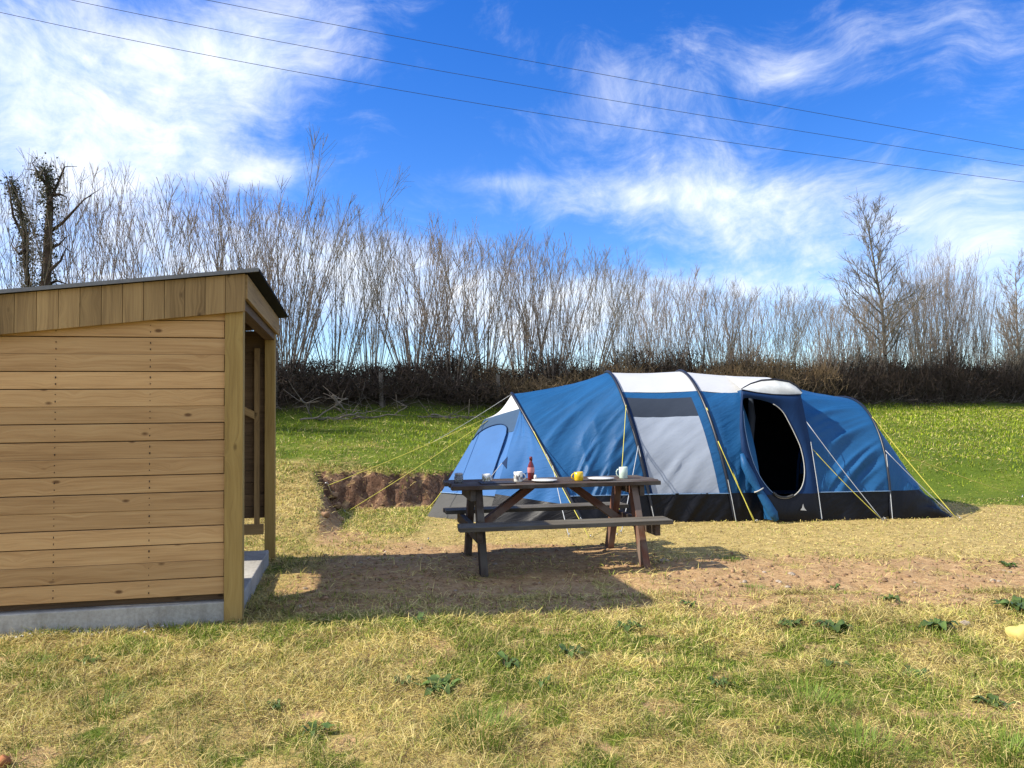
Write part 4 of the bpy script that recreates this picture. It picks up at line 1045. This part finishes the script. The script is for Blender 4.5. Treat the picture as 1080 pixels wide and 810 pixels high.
# ivy clad broken tree at left
q = hedge_at(44) + np.array([.1, -.6]); q0_ = np.array([q[0], q[1], G(*q) - .2]); t = thing('ivy_tree', q0_, 'broken old tree clad in ivy behind the left end of the shelter', 'tree')
tk, lb, iv = MB(), MB(), MB(); rg = np.random.default_rng(91)
def PT(px, py, dy=0): return P(px, py, q[1] + dy)
s1 = np.array([q0_, PT(47, 330), PT(49, 290), PT(51, 250), PT(53, 215), PT(50, 190), PT(46, 178)]); s2 = np.array([PT(45, 360), PT(33, 320, .2), PT(27, 280, .2), PT(27, 245, .1), PT(20, 215, .1), PT(11, 190, .1)])
tk.tube(s1, [.13, .10, .085, .075, .06, .04, .015], 9); tk.tube(s2, [.08, .06, .055, .045, .03, .012], 8)
tkO = tk.build('trunk', M['barkdark'], t, True)
for ln in ([(52, 245), (66, 235), (78, 222), (88, 211), (97, 205)], [(51, 215), (60, 196), (68, 176), (66, 172)], [(49, 195), (40, 182), (34, 172)], [(27, 255), (14, 228), (8, 190)], [(52, 262), (62, 258), (68, 252)], [(53, 285), (64, 275), (70, 262)], [(27, 262), (20, 268), (12, 258)], [(52, 205), (64, 205), (70, 208)], [(50, 300), (60, 296), (72, 300)]):
    pts = np.array([PT(x, y, rg.normal(0, .15)) for x, y in ln]); lb.tube(pts, np.linspace(.035, .009, len(pts)), 6)
    for _ in range(5):
        i = rg.integers(0, len(pts)); lb.tube(branch_pts(pts[i], rg.normal(0, 1, 3) + np.array([0, 0, .4]), rg.uniform(.12, .35), 3, .15, .02, rg), [.010, .008, .006, .004], 4)
for S_, rad in ((s1, .26), (s2, .17)):
    for _ in range(170):
        i = rg.integers(0, len(S_) - 1); p = S_[i] + (S_[i + 1] - S_[i]) * rg.random(); lb.tube(branch_pts(p, rg.normal(0, 1, 3), rg.uniform(.15, .42), 3, .2, .02, rg), [.010, .007, .005, .003], 3)
    for _ in range(2600):
        i = rg.integers(0, len(S_) - 1); p = S_[i] + (S_[i + 1] - S_[i]) * rg.random()
        c = p + rg.normal(0, rad * .42, 3); u = rg.normal(0, 1, (2, 3)); u[0] /= np.linalg.norm(u[0]); u[1] -= u[0] * u[0].dot(u[1]); u[1] /= np.linalg.norm(u[1]); s = rg.uniform(.012, .028)
        iv.add([c - u[0] * s, c + u[1] * s * .8, c + u[0] * s, c - u[1] * s * .8], [(0, 1, 2, 3)], [[(0, 0)] * 4], rg.random())
lb.build('limbs', M['barkdark'], t, True); iv.build('ivy', M['ivy'], t)

# fence posts and fallen branches at the hedge foot
for px, top, lab in ((304, 392, 'leaning grey fence post in the dark hedge bottom nearest the shelter'), (409, 402, 'thin grey fence post in the dark hedge between shelter and tent'), (526, 408, 'grey fence post just above the left hood of the tent')):
    q = hedge_at(px) + np.array([0, -1.05]); z = G(*q); tp = P(px, top, q[1]); k = MB(); k.beam((q[0] + .02, q[1], z - .2), (q[0], q[1], max(z + .8, tp[2])), .09, .09, up=(0, 1, 0))
    tag(k.build('fence_post', M['barkdead'], None, bevel=.008), lab, 'fence post')
br = [([(317, 427), (335, 424), (352, 413), (366, 404)], 'pale forked branch leaning up out of the brush pile'), ([(318, 408), (322, 414), (330, 428)], 'short crooked grey stick at the left of the brush pile'),
      ([(352, 412), (357, 420), (364, 430), (368, 436)], 'thick pale branch with its cut end on the grass'), ([(356, 411), (372, 407), (386, 405)], 'thin branch lying on top of the brush pile'),
      ([(372, 432), (392, 431), (416, 428), (430, 420)], 'long grey branch lying along the grass edge'), ([(332, 429), (352, 428), (370, 429)], 'straight pale stick lying flat below the brush pile'),
      ([(440, 430), (470, 432), (500, 430)], 'long thin pole lying on the grass left of the tent hood'), ([(455, 424), (480, 427), (512, 426)], 'brown branch lying against the hedge left of the tent hood')]
for n_, (ln, lab) in enumerate(br):
    k = MB(); rg = np.random.default_rng(n_ + 60); yb = hedge_at(ln[0][0])[1] - 1.55
    pts = np.array([P(x, y, yb - .3 + .12 * i) for i, (x, y) in enumerate(ln)])
    zmin = np.array([G(p[0], p[1]) for p in pts]); pts[:, 2] = np.maximum(pts[:, 2], zmin + .02); pts[:, 2] -= max(0, (pts[:, 2] - zmin).min() - .03)
    tt = np.linspace(0, len(pts) - 1, 10); pp = np.stack([np.interp(tt, range(len(pts)), pts[:, c]) for c in range(3)], 1) + rg.normal(0, .015, (10, 3))
    k.tube(pp, np.linspace(.024, .009, 10), 6)
    for _ in range(7):
        i = rg.integers(2, 10); k.tube(branch_pts(pp[i], rg.normal(0, 1, 3) * np.array([1, .5, .5]) + np.array([0, 0, .25]), rg.uniform(.2, .6), 3, .12, 0, rg), [.009, .007, .005, .003], 4)
    tag(k.build('fallen_branch', M['barkdead'], None, True), lab, 'branch')

# dead brush and leaf litter on the bank (nobody could count it)
k = MB(); rg = np.random.default_rng(400)
ux = rg.uniform(-13, 27, 5200); ud = rg.uniform(-1.35, .6, 5200); uy = hedge_y(ux) + ud * 1.19; uz = gz(ux, uy, False)
for i in range(5200):
    x, y, z = ux[i], uy[i], uz[i]; sc = .6 + .03 * (y - 12)
    dirv = np.array([rg.normal(0, 1), rg.normal(0, .6), rg.uniform(0, .9)])
    k.tube(branch_pts((x, y, z + rg.random() * .18), dirv, rg.uniform(.25, .8), 3, .2, -.02, rg), np.linspace(.008, .004, 4) * sc, 3, rnd=rg.random(), cap=False, mi=int(rg.random() < (.25 if y < 24 else .45)))
tag(k.build('undergrowth', [M['barkdark'], M['barkdead']], None, True), 'tangle of dead brush and bramble along the hedge bank', 'undergrowth', kind='stuff')

# ------------------------------------------------------------------ overhead lines
def wire(pts, lab):
    w = [P(*p) for p in pts]; w = np.array(w); t = np.linspace(-1.5, len(w) + .5, 60)
    c = [np.polyfit(range(len(w)), w[:, i], 2 if len(w) > 2 else 1) for i in range(3)]
    k = MB(); k.tube(np.stack([np.polyval(q, t) for q in c], 1), .0055, 6); tag(k.build('power_line', M['cable'], None, True), lab, 'cable')
wire([(0, 13, 15), (540, 115, 17.5), (1080, 192, 20.5)], 'lowest of the three thin cables crossing the sky')
wire([(75, 0, 15.6), (540, 88, 17.6), (1080, 175, 20.5)], 'middle one of the three thin cables crossing the sky')
wire([(218, 0, 16.3), (600, 72, 18), (1080, 158, 20.5)], 'highest of the three thin cables crossing the sky')

# ------------------------------------------------------------------ stones, scraps
def stone(px, py, r, mat, lab, name='stone', flat=.75, cat='stone', seed=3):
    p = gnd(px, py); k = MB(); rock(k, (p[0], p[1], p[2] + r * flat * .55), r, seed, 2, flat); tag(k.build(name, mat, None, True), lab, cat)
stone(1077, 676, .085, M['stone_y'], 'large pale yellow stone at the right edge of the grass', seed=5)
stone(1018, 661, .035, M['stone'], 'small pale stone left of the yellow stone', seed=8)
stone(2, 808, .035, M['terracotta'], 'reddish brown stone in the bottom left corner of the grass', seed=9)
stone(700, 592, .05, M['stone'], 'flat pale stone beside the right front table leg', seed=14, flat=.35)
for i, (px, py) in enumerate([(352, 524), (356, 535), (343, 545), (360, 550)]): stone(px, py, .07 - .008 * i, M['clod'], ['topmost brown clod at the left corner of the cut bank', 'second brown clod down the left corner of the cut bank', 'brown clod furthest left at the foot of the cut bank', 'lowest brown clod beside the bare path into the cut'][i], 'earth_clod', .8, 'clod', 30 + i)
p = gnd(292, 441); k = MB()
for i in range(3): k.box(p + np.array([-.12 + .13 * i, .02 * i, .07 + .03 * i]), (.05, .012, .12), (np.array([.8, .1, .5]), np.array([0, 1, 0]), np.array([-.5, 0, .8])))
tag(k.build('plastic_scrap', M['scrap'], None, bevel=.004), 'white plastic scrap lying in the grass right of the shelter', 'scrap')

# earth crumbs on the bare strip
k = MB(); rg = np.random.default_rng(71)
cx = np.r_[rg.uniform(-2.2, 5.6, 9000), rg.uniform(-3.1, -1.0, 3500)]; cy = np.r_[rg.uniform(5.0, 8.6, 9000), rg.uniform(9.2, 12.3, 3500)]
ok = rg.random(12500) < region(cx, cy)[1] * .5; cx, cy = cx[ok], cy[ok]; cz = gz(cx, cy)
for c in range(len(cx)):
    r = .004 + .020 * rg.random() ** 4; rock(k, (cx[c], cy[c], cz[c] + r * .15), r * rg.uniform(.8, 1.3), c, 1, rg.uniform(.4, .8), int(rg.random() < .06))
tag(k.build('soil_crumbs', [M['clod'], M['stone']], None, True), 'crumbs of dry red brown earth on the bare strip', 'soil', kind='stuff')

# ------------------------------------------------------------------ grass
def tent_free(x, y):
    poly = np.array([[Lc[0], Lc[1]], [E[0], E[1]], [F1[0], F1[1]], [F2[0], F2[1]], [F3[0], F3[1]], [F3b[0], F3b[1]], [F4[0], F4[1]], [T1[0], T1[1]], [T2[0], T2[1]], [F4[0], F4[1] + 3], [F1[0], F1[1] + 3.2], [Lf[0], Lf[1]]])
    ins = np.zeros(len(x), bool); j = len(poly) - 1
    for i in range(len(poly)):
        xi, yi = poly[i]; xj, yj = poly[j]
        ins ^= ((yi > y) != (yj > y)) & (x < (xj - xi) * (y - yi) / (yj - yi + 1e-12) + xi); j = i
    return ~ins
def shed_free(x, y):
    u = (x - S0[0]) * U_[0] + (y - S0[1]) * U_[1]; v = (x - S0[0]) * V_[0] + (y - S0[1]) * V_[1]
    return ~((u > -SW - .12) & (u < -.02) & (v > .05) & (v < 2.14))
def grass(name, n, y0, y1, seed, label, pw=1.0):
    rg = np.random.default_rng(seed)
    y = y0 + (y1 - y0) * rg.random(n) ** pw; x = (rg.random(n) * 2 - 1) * (.72 * y + 1.7)
    ok = tent_free(x, y) & shed_free(x, y) & (hedge_dist(x, y) < -.95)
    x, y = x[ok], y[ok]
    g, d, s = region(x, y)
    cl = fbm(x * 6, y * 6, 88, 2)                       # tussocks
    keep = rg.random(len(x)) < (1 - .93 * d) * (.45 + 1.1 * cl)
    pm = platform_mask(x, y); mown = pm * sstep(7.3, 8.2, y) * (x > -1.2)
    keep &= rg.random(len(x)) > .55 * mown
    x, y, g, cl, mown = x[keep], y[keep], g[keep], cl[keep], mown[keep]; n = len(x)
    z = gz(x, y)
    isg = rg.random(n) < g * .92 + .06
    farf = sstep(11, 15, y)
    Ln = np.where(isg, rg.uniform(.03, .075, n), rg.uniform(.04, .11, n)) * (.45 + 1.0 * cl) * (1 - .55 * mown) * (1 + .5 * farf)
    l1 = np.where(isg, np.abs(rg.normal(.45, .35, n)), np.clip(rg.normal(1.25, .3, n), .1, 1.52)); l2 = np.minimum(l1 + np.where(isg, rg.uniform(.2, 1.0, n), rg.uniform(.0, .6, n)), 1.75)
    az = rg.random(n) * 2 * PI + (fbm(x * 1.5, y * 1.5, 99, 2) - .5) * 3
    w = np.maximum(.0022, .00078 * y) * rg.uniform(.7, 1.3, n) * np.where(isg, 1.15, .95)
    h = np.stack([np.cos(az), np.sin(az), np.zeros(n)], -1); sd = np.stack([-np.sin(az), np.cos(az), np.zeros(n)], -1)
    # blades face the sky more when they lie down
    tw = rg.uniform(-.7, .7, n)[:, None]; sd = sd + tw * np.array([0, 0, 1.0]); sd /= np.linalg.norm(sd, axis=1)[:, None]
    b = np.stack([x, y, z - .004 + rg.random(n) * .022 * (~isg)], -1)
    zv = np.array([0, 0, 1.0])
    mid = b + (Ln * .5)[:, None] * (np.sin(l1)[:, None] * h + np.cos(l1)[:, None] * zv)
    tip = mid + (Ln * .5)[:, None] * (np.sin(l2)[:, None] * h + np.cos(l2)[:, None] * zv)
    W = (w * .5)[:, None] * sd
    Vv = np.stack([b - W, b + W, mid + W * .8, mid - W * .8, tip], 1).reshape(-1, 3)
    nf = n; base = (np.arange(nf) * 5)[:, None]
    quad = base + np.array([0, 1, 2, 3]); tri = base + np.array([3, 2, 4])
    loops = np.concatenate([quad, tri], 1).ravel().astype(np.int32)
    ls = (np.arange(nf)[:, None] * 7 + np.array([0, 4])).ravel().astype(np.int32)
    # colours: straw to bleached, and several greens
    r1 = rg.random(n)[:, None]; r2 = rg.random(n)[:, None]; tone = (.68 + .60 * fbm(x * 1.3, y * 1.6, 120, 3) + .30 * farf * (fbm(x * .35, y * .5, 130, 3) - .5))[:, None] * rg.choice([1.0, 1.08, 1.08, .6], n)[:, None]
    straw = np.array([.52, .40, .115]) * (1 - r1) + np.array([.74, .62, .27]) * r1; straw = np.where(r2 < .10 + .25 * sstep(.58, .7, fbm(x * 4.5, y * 6, 170, 3))[:, None], np.array([.16, .10, .05]), straw)
    straw = np.where((r2 > .84), np.array([.42, .42, .09]), straw)
    gr = np.array([.12, .19, .022]) * (1 - r1) + np.array([.30, .35, .05]) * r1
    fg = np.array([.15, .235, .010]) * (1 - r1) + np.array([.36, .42, .025]) * r1; gr = gr * (1 - farf[:, None]) + fg * farf[:, None]
    gr = np.where(r2 < .10, np.array([.40, .36, .13]), gr)
    colr = np.where(isg[:, None], gr, straw) * tone
    colr = np.clip(colr, 0, .85); CC = np.repeat(np.c_[colr, np.ones(n)], 5, 0).astype(np.float32)
    me = bpy.data.meshes.new(name); me.vertices.add(len(Vv)); me.vertices.foreach_set('co', Vv.astype(np.float32).ravel())
    me.loops.add(len(loops)); me.loops.foreach_set('vertex_index', loops); me.polygons.add(len(ls)); me.polygons.foreach_set('loop_start', ls)
    me.update(calc_edges=True)
    at = me.attributes.new('col', 'FLOAT_COLOR', 'POINT'); at.data.foreach_set('color', CC.ravel()); me.materials.append(M['grass'])
    o = bpy.data.objects.new(name, me); C.objects.link(o); tag(o, label, 'grass', kind='stuff')
grass('grass', 400000, 2.0, 6.2, 1, 'dry trodden grass in the foreground with green tufts', .75)
grass('grass', 215000, 6.0, 12.5, 2, 'short straw coloured grass around the table and the tent', .85)
grass('grass', 190000, 11.5, 33, 3, 'bright green field sloping up to the hedge', 1.0)

# ------------------------------------------------------------------ weeds
def dock(px, py, n, size, lab, upright=.5, seed=0, dark=1.0):
    p = gnd(px, py); rg = np.random.default_rng(seed); k = MB()
    for i in range(int(n * 1.9)):
        a = i * 2.4 + rg.normal(0, .5); ln = size * .70 * rg.uniform(.45, 1.25); wd = ln * rg.uniform(.13, .24); up = upright * rg.uniform(.6, 1.3)
        h = np.array([math.cos(a), math.sin(a), 0]); sd = np.array([-math.sin(a), math.cos(a), 0]); rows = []
        for t in np.linspace(0, 1, 8):
            el = up * (1 - .9 * t); c = h * ln * t + np.array([0, 0, ln * (up * t - .75 * up * t * t) + .012 + .01 * math.sin(9 * t + i)])
            w = wd * (math.sin(PI * min(1, t * .92 + .06)) ** .7) * (1 if t > .18 else .35); wav = .18 * math.sin(11 * t + i * 2)
            rows.append([p + c - sd * w + np.array([0, 0, w * (.35 + wav)]), p + c, p + c + sd * w + np.array([0, 0, w * (.35 - wav)])])
        k.grid(np.array(rows), rnd=float(np.clip(rg.normal(.5, .25), 0, 1)))
    tag(k.build('dock_plant', M['dock'], None, True), lab, 'weed')
docks = [(462, 727, 13, .17, 'largest broad leaved dock rosette low in the grass before the table', .35), (424, 722, 6, .11, 'small dock seedling left of the largest rosette', .4), (441, 658, 4, .13, 'upright dock leaf at the near edge of the shelter shadow', 1.1), (536, 704, 7, .14, 'dock with upright leaves in the middle of the foreground grass', 1.0),
         (602, 694, 6, .13, 'upright tuft of dock right of the middle foreground dock', 1.1), (573, 725, 3, .09, 'single standing dark leaf below the middle foreground docks', 1.4), (664, 664, 9, .14, 'grey green dock at the edge of bare earth below the table', .5), (332, 776, 5, .12, 'withered dock leaf standing in the lower left grass', .9),
         (878, 664, 14, .16, 'broad clump of dock along the near edge of the bare earth', .45), (832, 660, 9, .13, 'low dock left of the broad clump at the earth edge', .4), (938, 634, 8, .12, 'small dock growing in the bare earth at right', .6), (985, 664, 12, .17, 'bushy green dock left of the pale yellow stone', .8),
         (1070, 645, 12, .20, 'tall green weed beside the yellow stone at the right edge', 1.0), (880, 704, 7, .11, 'dark dock in the grass below the broad clump', .5), (1050, 745, 8, .13, 'dock lying flat in the lower right grass', .3), (965, 715, 8, .12, 'dock in the green grass at lower right', .5),
         (95, 700, 8, .10, 'low weed in front of the gravel left of the shelter post', .5), (290, 748, 6, .10, 'small weed in the lower left straw', .5), (760, 724, 6, .10, 'small dock on the straw right of the middle foreground', .5), (880, 622, 5, .10, 'tiny green weed in the middle of the bare earth', .6),
         (1062, 598, 9, .13, 'grey green weed at the far right of the bare earth', .6), (728, 640, 8, .11, 'grey weed at the left end of the bare earth', .6)]
for i, (px, py, n, s, lab, up) in enumerate(docks): dock(px, py, n, s, lab, up, 500 + i)
def tuft(px, py, n, h, lab, seed, spread=.09):
    p = gnd(px, py); rg = np.random.default_rng(seed); k = MB()
    for i in range(n):
        a = rg.random() * 2 * PI; r = spread * math.sqrt(rg.random()); b = p + np.array([math.cos(a) * r, math.sin(a) * r, -.01]); ln = h * .75 * rg.uniform(.4, 1.1); out = rg.uniform(.2, 1.0); hh = np.array([math.cos(a), math.sin(a), 0]); sd = np.array([-math.sin(a), math.cos(a), 0]) * .0028 * rg.uniform(.7, 1.4)
        rows = []
        for t in (0, .35, .7, 1): c = b + hh * ln * out * t ** 1.7 + np.array([0, 0, ln * (t - .3 * out * t * t)]); rows.append([c - sd * (1 - .9 * t), c + sd * (1 - .9 * t)])
        k.grid(np.array(rows), rnd=rg.random())
    tag(k.build('grass_tuft', M['tuft'], None, False), lab, 'grass tuft')
M['tuft'] = leaf_mat('tuft_blade', None, (.15, .22, .03), .3)
for i, (px, py, n, h, lab) in enumerate([(182, 665, 90, .13, 'green grass tuft against the middle of the concrete base'), (122, 664, 50, .10, 'small grass tuft against the left of the concrete base'), (215, 668, 60, .10, 'grass tuft at the foot of the concrete base nearest the post'), (105, 752, 120, .13, 'bright green grass tuft in the lower left corner'), (30, 708, 90, .10, 'dark green grass patch in front of the gravel'),
        (505, 775, 160, .14, 'long green grass tuft at the bottom middle'), (850, 745, 180, .13, 'bright green tuft right of the bottom middle'), (905, 795, 200, .15, 'lush green tuft at the bottom right'), (1060, 800, 150, .15, 'lush tuft in the bottom right corner'), (770, 590, 40, .08, 'small green tuft on the mown strip right of the table'), (795, 622, 50, .08, 'green tuft on the bare earth left of the small dock')]):
    tuft(px, py, n * 3, h, lab, 700 + i, .10 + .0006 * n)
# pale flowering clumps near the hedge at the top of the field
def flowers(px, py, n, lab, seed):
    p = gnd(px, py); rg = np.random.default_rng(seed); t = thing('snowdrop_clump', p, lab, 'flowers', 'snowdrop clumps below the hedge'); k, f = MB(), MB()
    for i in range(n):
        a = rg.random() * 2 * PI; r = .22 * math.sqrt(rg.random()); b = p + np.array([math.cos(a) * r * 1.5, math.sin(a) * r, 0]); tip = b + np.array([rg.normal(0, .04), rg.normal(0, .04), rg.uniform(.10, .22)])
        k.tube([b, (b + tip) / 2 + np.array([0, 0, .02]), tip], [.008, .008, .003], 3, rnd=rg.random())
        if i % 3 == 0: f.lathe(tip, [(0, .012), (.010, .004), (.014, -.012), (.009, -.022)], 6)
    k.build('leaf_blades', M['tuft'], t); f.build('flower_heads', M['white_flower'], t, True)
for i, (px, py, lab) in enumerate([(443, 441, 'leftmost clump of white flowers in the field below the hedge'), (414, 452, 'dark leaved flower clump on the upper field right of the brush pile'), (438, 460, 'white flower clump nearest the guy lines'), (462, 437, 'white flower clump below the long pole'), (478, 440, 'white flower clump between two others near the tent hood'), (498, 438, 'white flower clump closest to the tent hood')]):
    flowers(px, py, 34, lab, 800 + i)

# ------------------------------------------------------------------ light and sky
EL, SHA = R(40.5), R(8.0)
to_sun = Vector((-math.cos(SHA) * math.cos(EL), -math.sin(SHA) * math.cos(EL), math.sin(EL)))
sl = bpy.data.lights.new('sun', 'SUN'); sl.energy = 4.2; sl.angle = R(.5); sl.color = (1, .93, .80)
so = bpy.data.objects.new('sun', sl); C.objects.link(so); so.rotation_euler = (-to_sun).to_track_quat('-Z', 'Y').to_euler(); so.location = (-20, -5, 20)
w = bpy.data.worlds.new('World'); bpy.context.scene.world = w; w.use_nodes = True; nt = w.node_tree; nt.nodes.clear()
out = N(nt, 'ShaderNodeOutputWorld'); bg = N(nt, 'ShaderNodeBackground'); bg.inputs[1].default_value = .12; L(nt, bg.outputs[0], out.inputs[0])
sky = N(nt, 'ShaderNodeTexSky', sky_type='NISHITA'); sky.sun_disc = False; sky.sun_elevation = EL; sky.sun_rotation = math.atan2(to_sun.x, to_sun.y) % (2 * PI)
sky.air_density = 1.0; sky.dust_density = .2; sky.ozone_density = 4.0; sky.altitude = 100
hs = N(nt, 'ShaderNodeHueSaturation'); hs.inputs['Hue'].default_value = .517; hs.inputs['Saturation'].default_value = 1.34; hs.inputs['Value'].default_value = 1.0; L(nt, sky.outputs[0], hs.inputs['Color'])
dirn = N(nt, 'ShaderNodeTexCoord').outputs['Generated']
sp = N(nt, 'ShaderNodeSeparateXYZ'); L(nt, dirn, sp.inputs[0])
yy = math_(nt, 'MAXIMUM', sp.outputs[1], .08)
cX = math_(nt, 'DIVIDE', sp.outputs[0], yy); cZ = math_(nt, 'DIVIDE', sp.outputs[2], yy)
# wisps: stretched, warped noise over the dome
wv = N(nt, 'ShaderNodeVectorMath', operation='ADD'); L(nt, dirn, wv.inputs[0])
wn = N(nt, 'ShaderNodeTexNoise'); wn.inputs['Scale'].default_value = 2.6; wn.inputs['Detail'].default_value = 3; L(nt, dirn, wn.inputs['Vector'])
ws = N(nt, 'ShaderNodeVectorMath', operation='SCALE'); ws.inputs[3].default_value = .30; L(nt, wn.outputs['Color'], ws.inputs[0]); L(nt, ws.outputs[0], wv.inputs[1])
n1 = noise(nt, mapping(nt, wv.outputs[0], (3.2, 3.2, 9.5), (0, R(16), 0)), 1.2, 9, .62)
n2 = noise(nt, mapping(nt, wv.outputs[0], (6, 6, 8), (0, R(-32), 0)), 2.4, 8, .66)
n3 = noise(nt, mapping(nt, wv.outputs[0], (5, 5, 20), (0, R(-25), 0)), 5.0, 6, .65)
wisp = math_(nt, 'ADD', math_(nt, 'ADD', math_(nt, 'MULTIPLY', n1, .45), math_(nt, 'MULTIPLY', n2, .35)), math_(nt, 'MULTIPLY', n3, .20))
def blob(px, py, rx, ry, wgt, rot=0.0):
    x0, z0 = (px - 540) / FPX, (436 - py) / FPX; a = rx / FPX; b = ry / FPX; c, s = math.cos(rot), math.sin(rot)
    dx = math_(nt, 'SUBTRACT', cX, x0); dz = math_(nt, 'SUBTRACT', cZ, z0)
    u = math_(nt, 'ADD', math_(nt, 'MULTIPLY', dx, c / a), math_(nt, 'MULTIPLY', dz, s / a)); v = math_(nt, 'ADD', math_(nt, 'MULTIPLY', dx, -s / b), math_(nt, 'MULTIPLY', dz, c / b))
    d2 = math_(nt, 'ADD', math_(nt, 'MULTIPLY', u, u), math_(nt, 'MULTIPLY', v, v))
    return math_(nt, 'MULTIPLY', math_(nt, 'EXPONENT', math_(nt, 'MULTIPLY', d2, -1.0)), wgt)
blobs = [(40, 60, 260, 120, .95, -.1), (280, 40, 180, 60, .55, .25), (60, 185, 150, 45, .60, .1), (190, 140, 110, 30, .35, .3), (60, 290, 330, 75, .80, 0), (290, 175, 60, 22, .55, 0), (420, 300, 230, 55, .80, -.16), (620, 345, 160, 40, .50, -.1),
         (700, 110, 110, 80, .42, 0), (640, 205, 170, 26, .45, -.05), (770, 220, 90, 70, .42, -.5), (930, 235, 220, 60, .66, 0), (980, 40, 240, 60, .45, 0), (1060, 250, 120, 120, .45, 0), (740, 305, 120, 16, .45, 0), (540, 190, 40, 10, .25, 0), (900, 330, 260, 50, .42, 0), (840, 75, 60, 22, .35, 0)]
acc = None
for b_ in blobs:
    v = blob(*b_); acc = v if acc is None else math_(nt, 'ADD', acc, v)
acc = math_(nt, 'MINIMUM', acc, 1.05)
dens = math_(nt, 'ADD', acc, math_(nt, 'MULTIPLY', math_(nt, 'SUBTRACT', wisp, .5), 2.3))
cl = sst(nt, dens, .16, 1.32)
shade = ramp(nt, n2, [(.35, (3.6, 4.3, 5.4)), (.62, (5.2, 5.4, 5.7))])
front = sst(nt, sp.outputs[1], .0, .25)
amt = math_(nt, 'ADD', math_(nt, 'MULTIPLY', math_(nt, 'MULTIPLY', cl, front), .92), math_(nt, 'MULTIPLY', math_(nt, 'SUBTRACT', 1, front), math_(nt, 'MULTIPLY', sst(nt, wisp, .36, .56), .85)))  # unseen cloud cover added behind the camera to brighten the shade
colr = mixc(nt, amt, hs.outputs[0], shade)
L(nt, colr, bg.inputs[0])

sc = bpy.context.scene
sc.view_settings.view_transform = 'Standard'; sc.view_settings.look = 'None'; sc.view_settings.gamma = 1; sc.view_settings.exposure = 0.95; sc.view_settings.use_curve_mapping = False
sc.cycles.use_denoising = True; sc.cycles.max_bounces = 6; sc.cycles.transparent_max_bounces = 8
sc.render.resolution_x = 1024; sc.render.resolution_y = 768
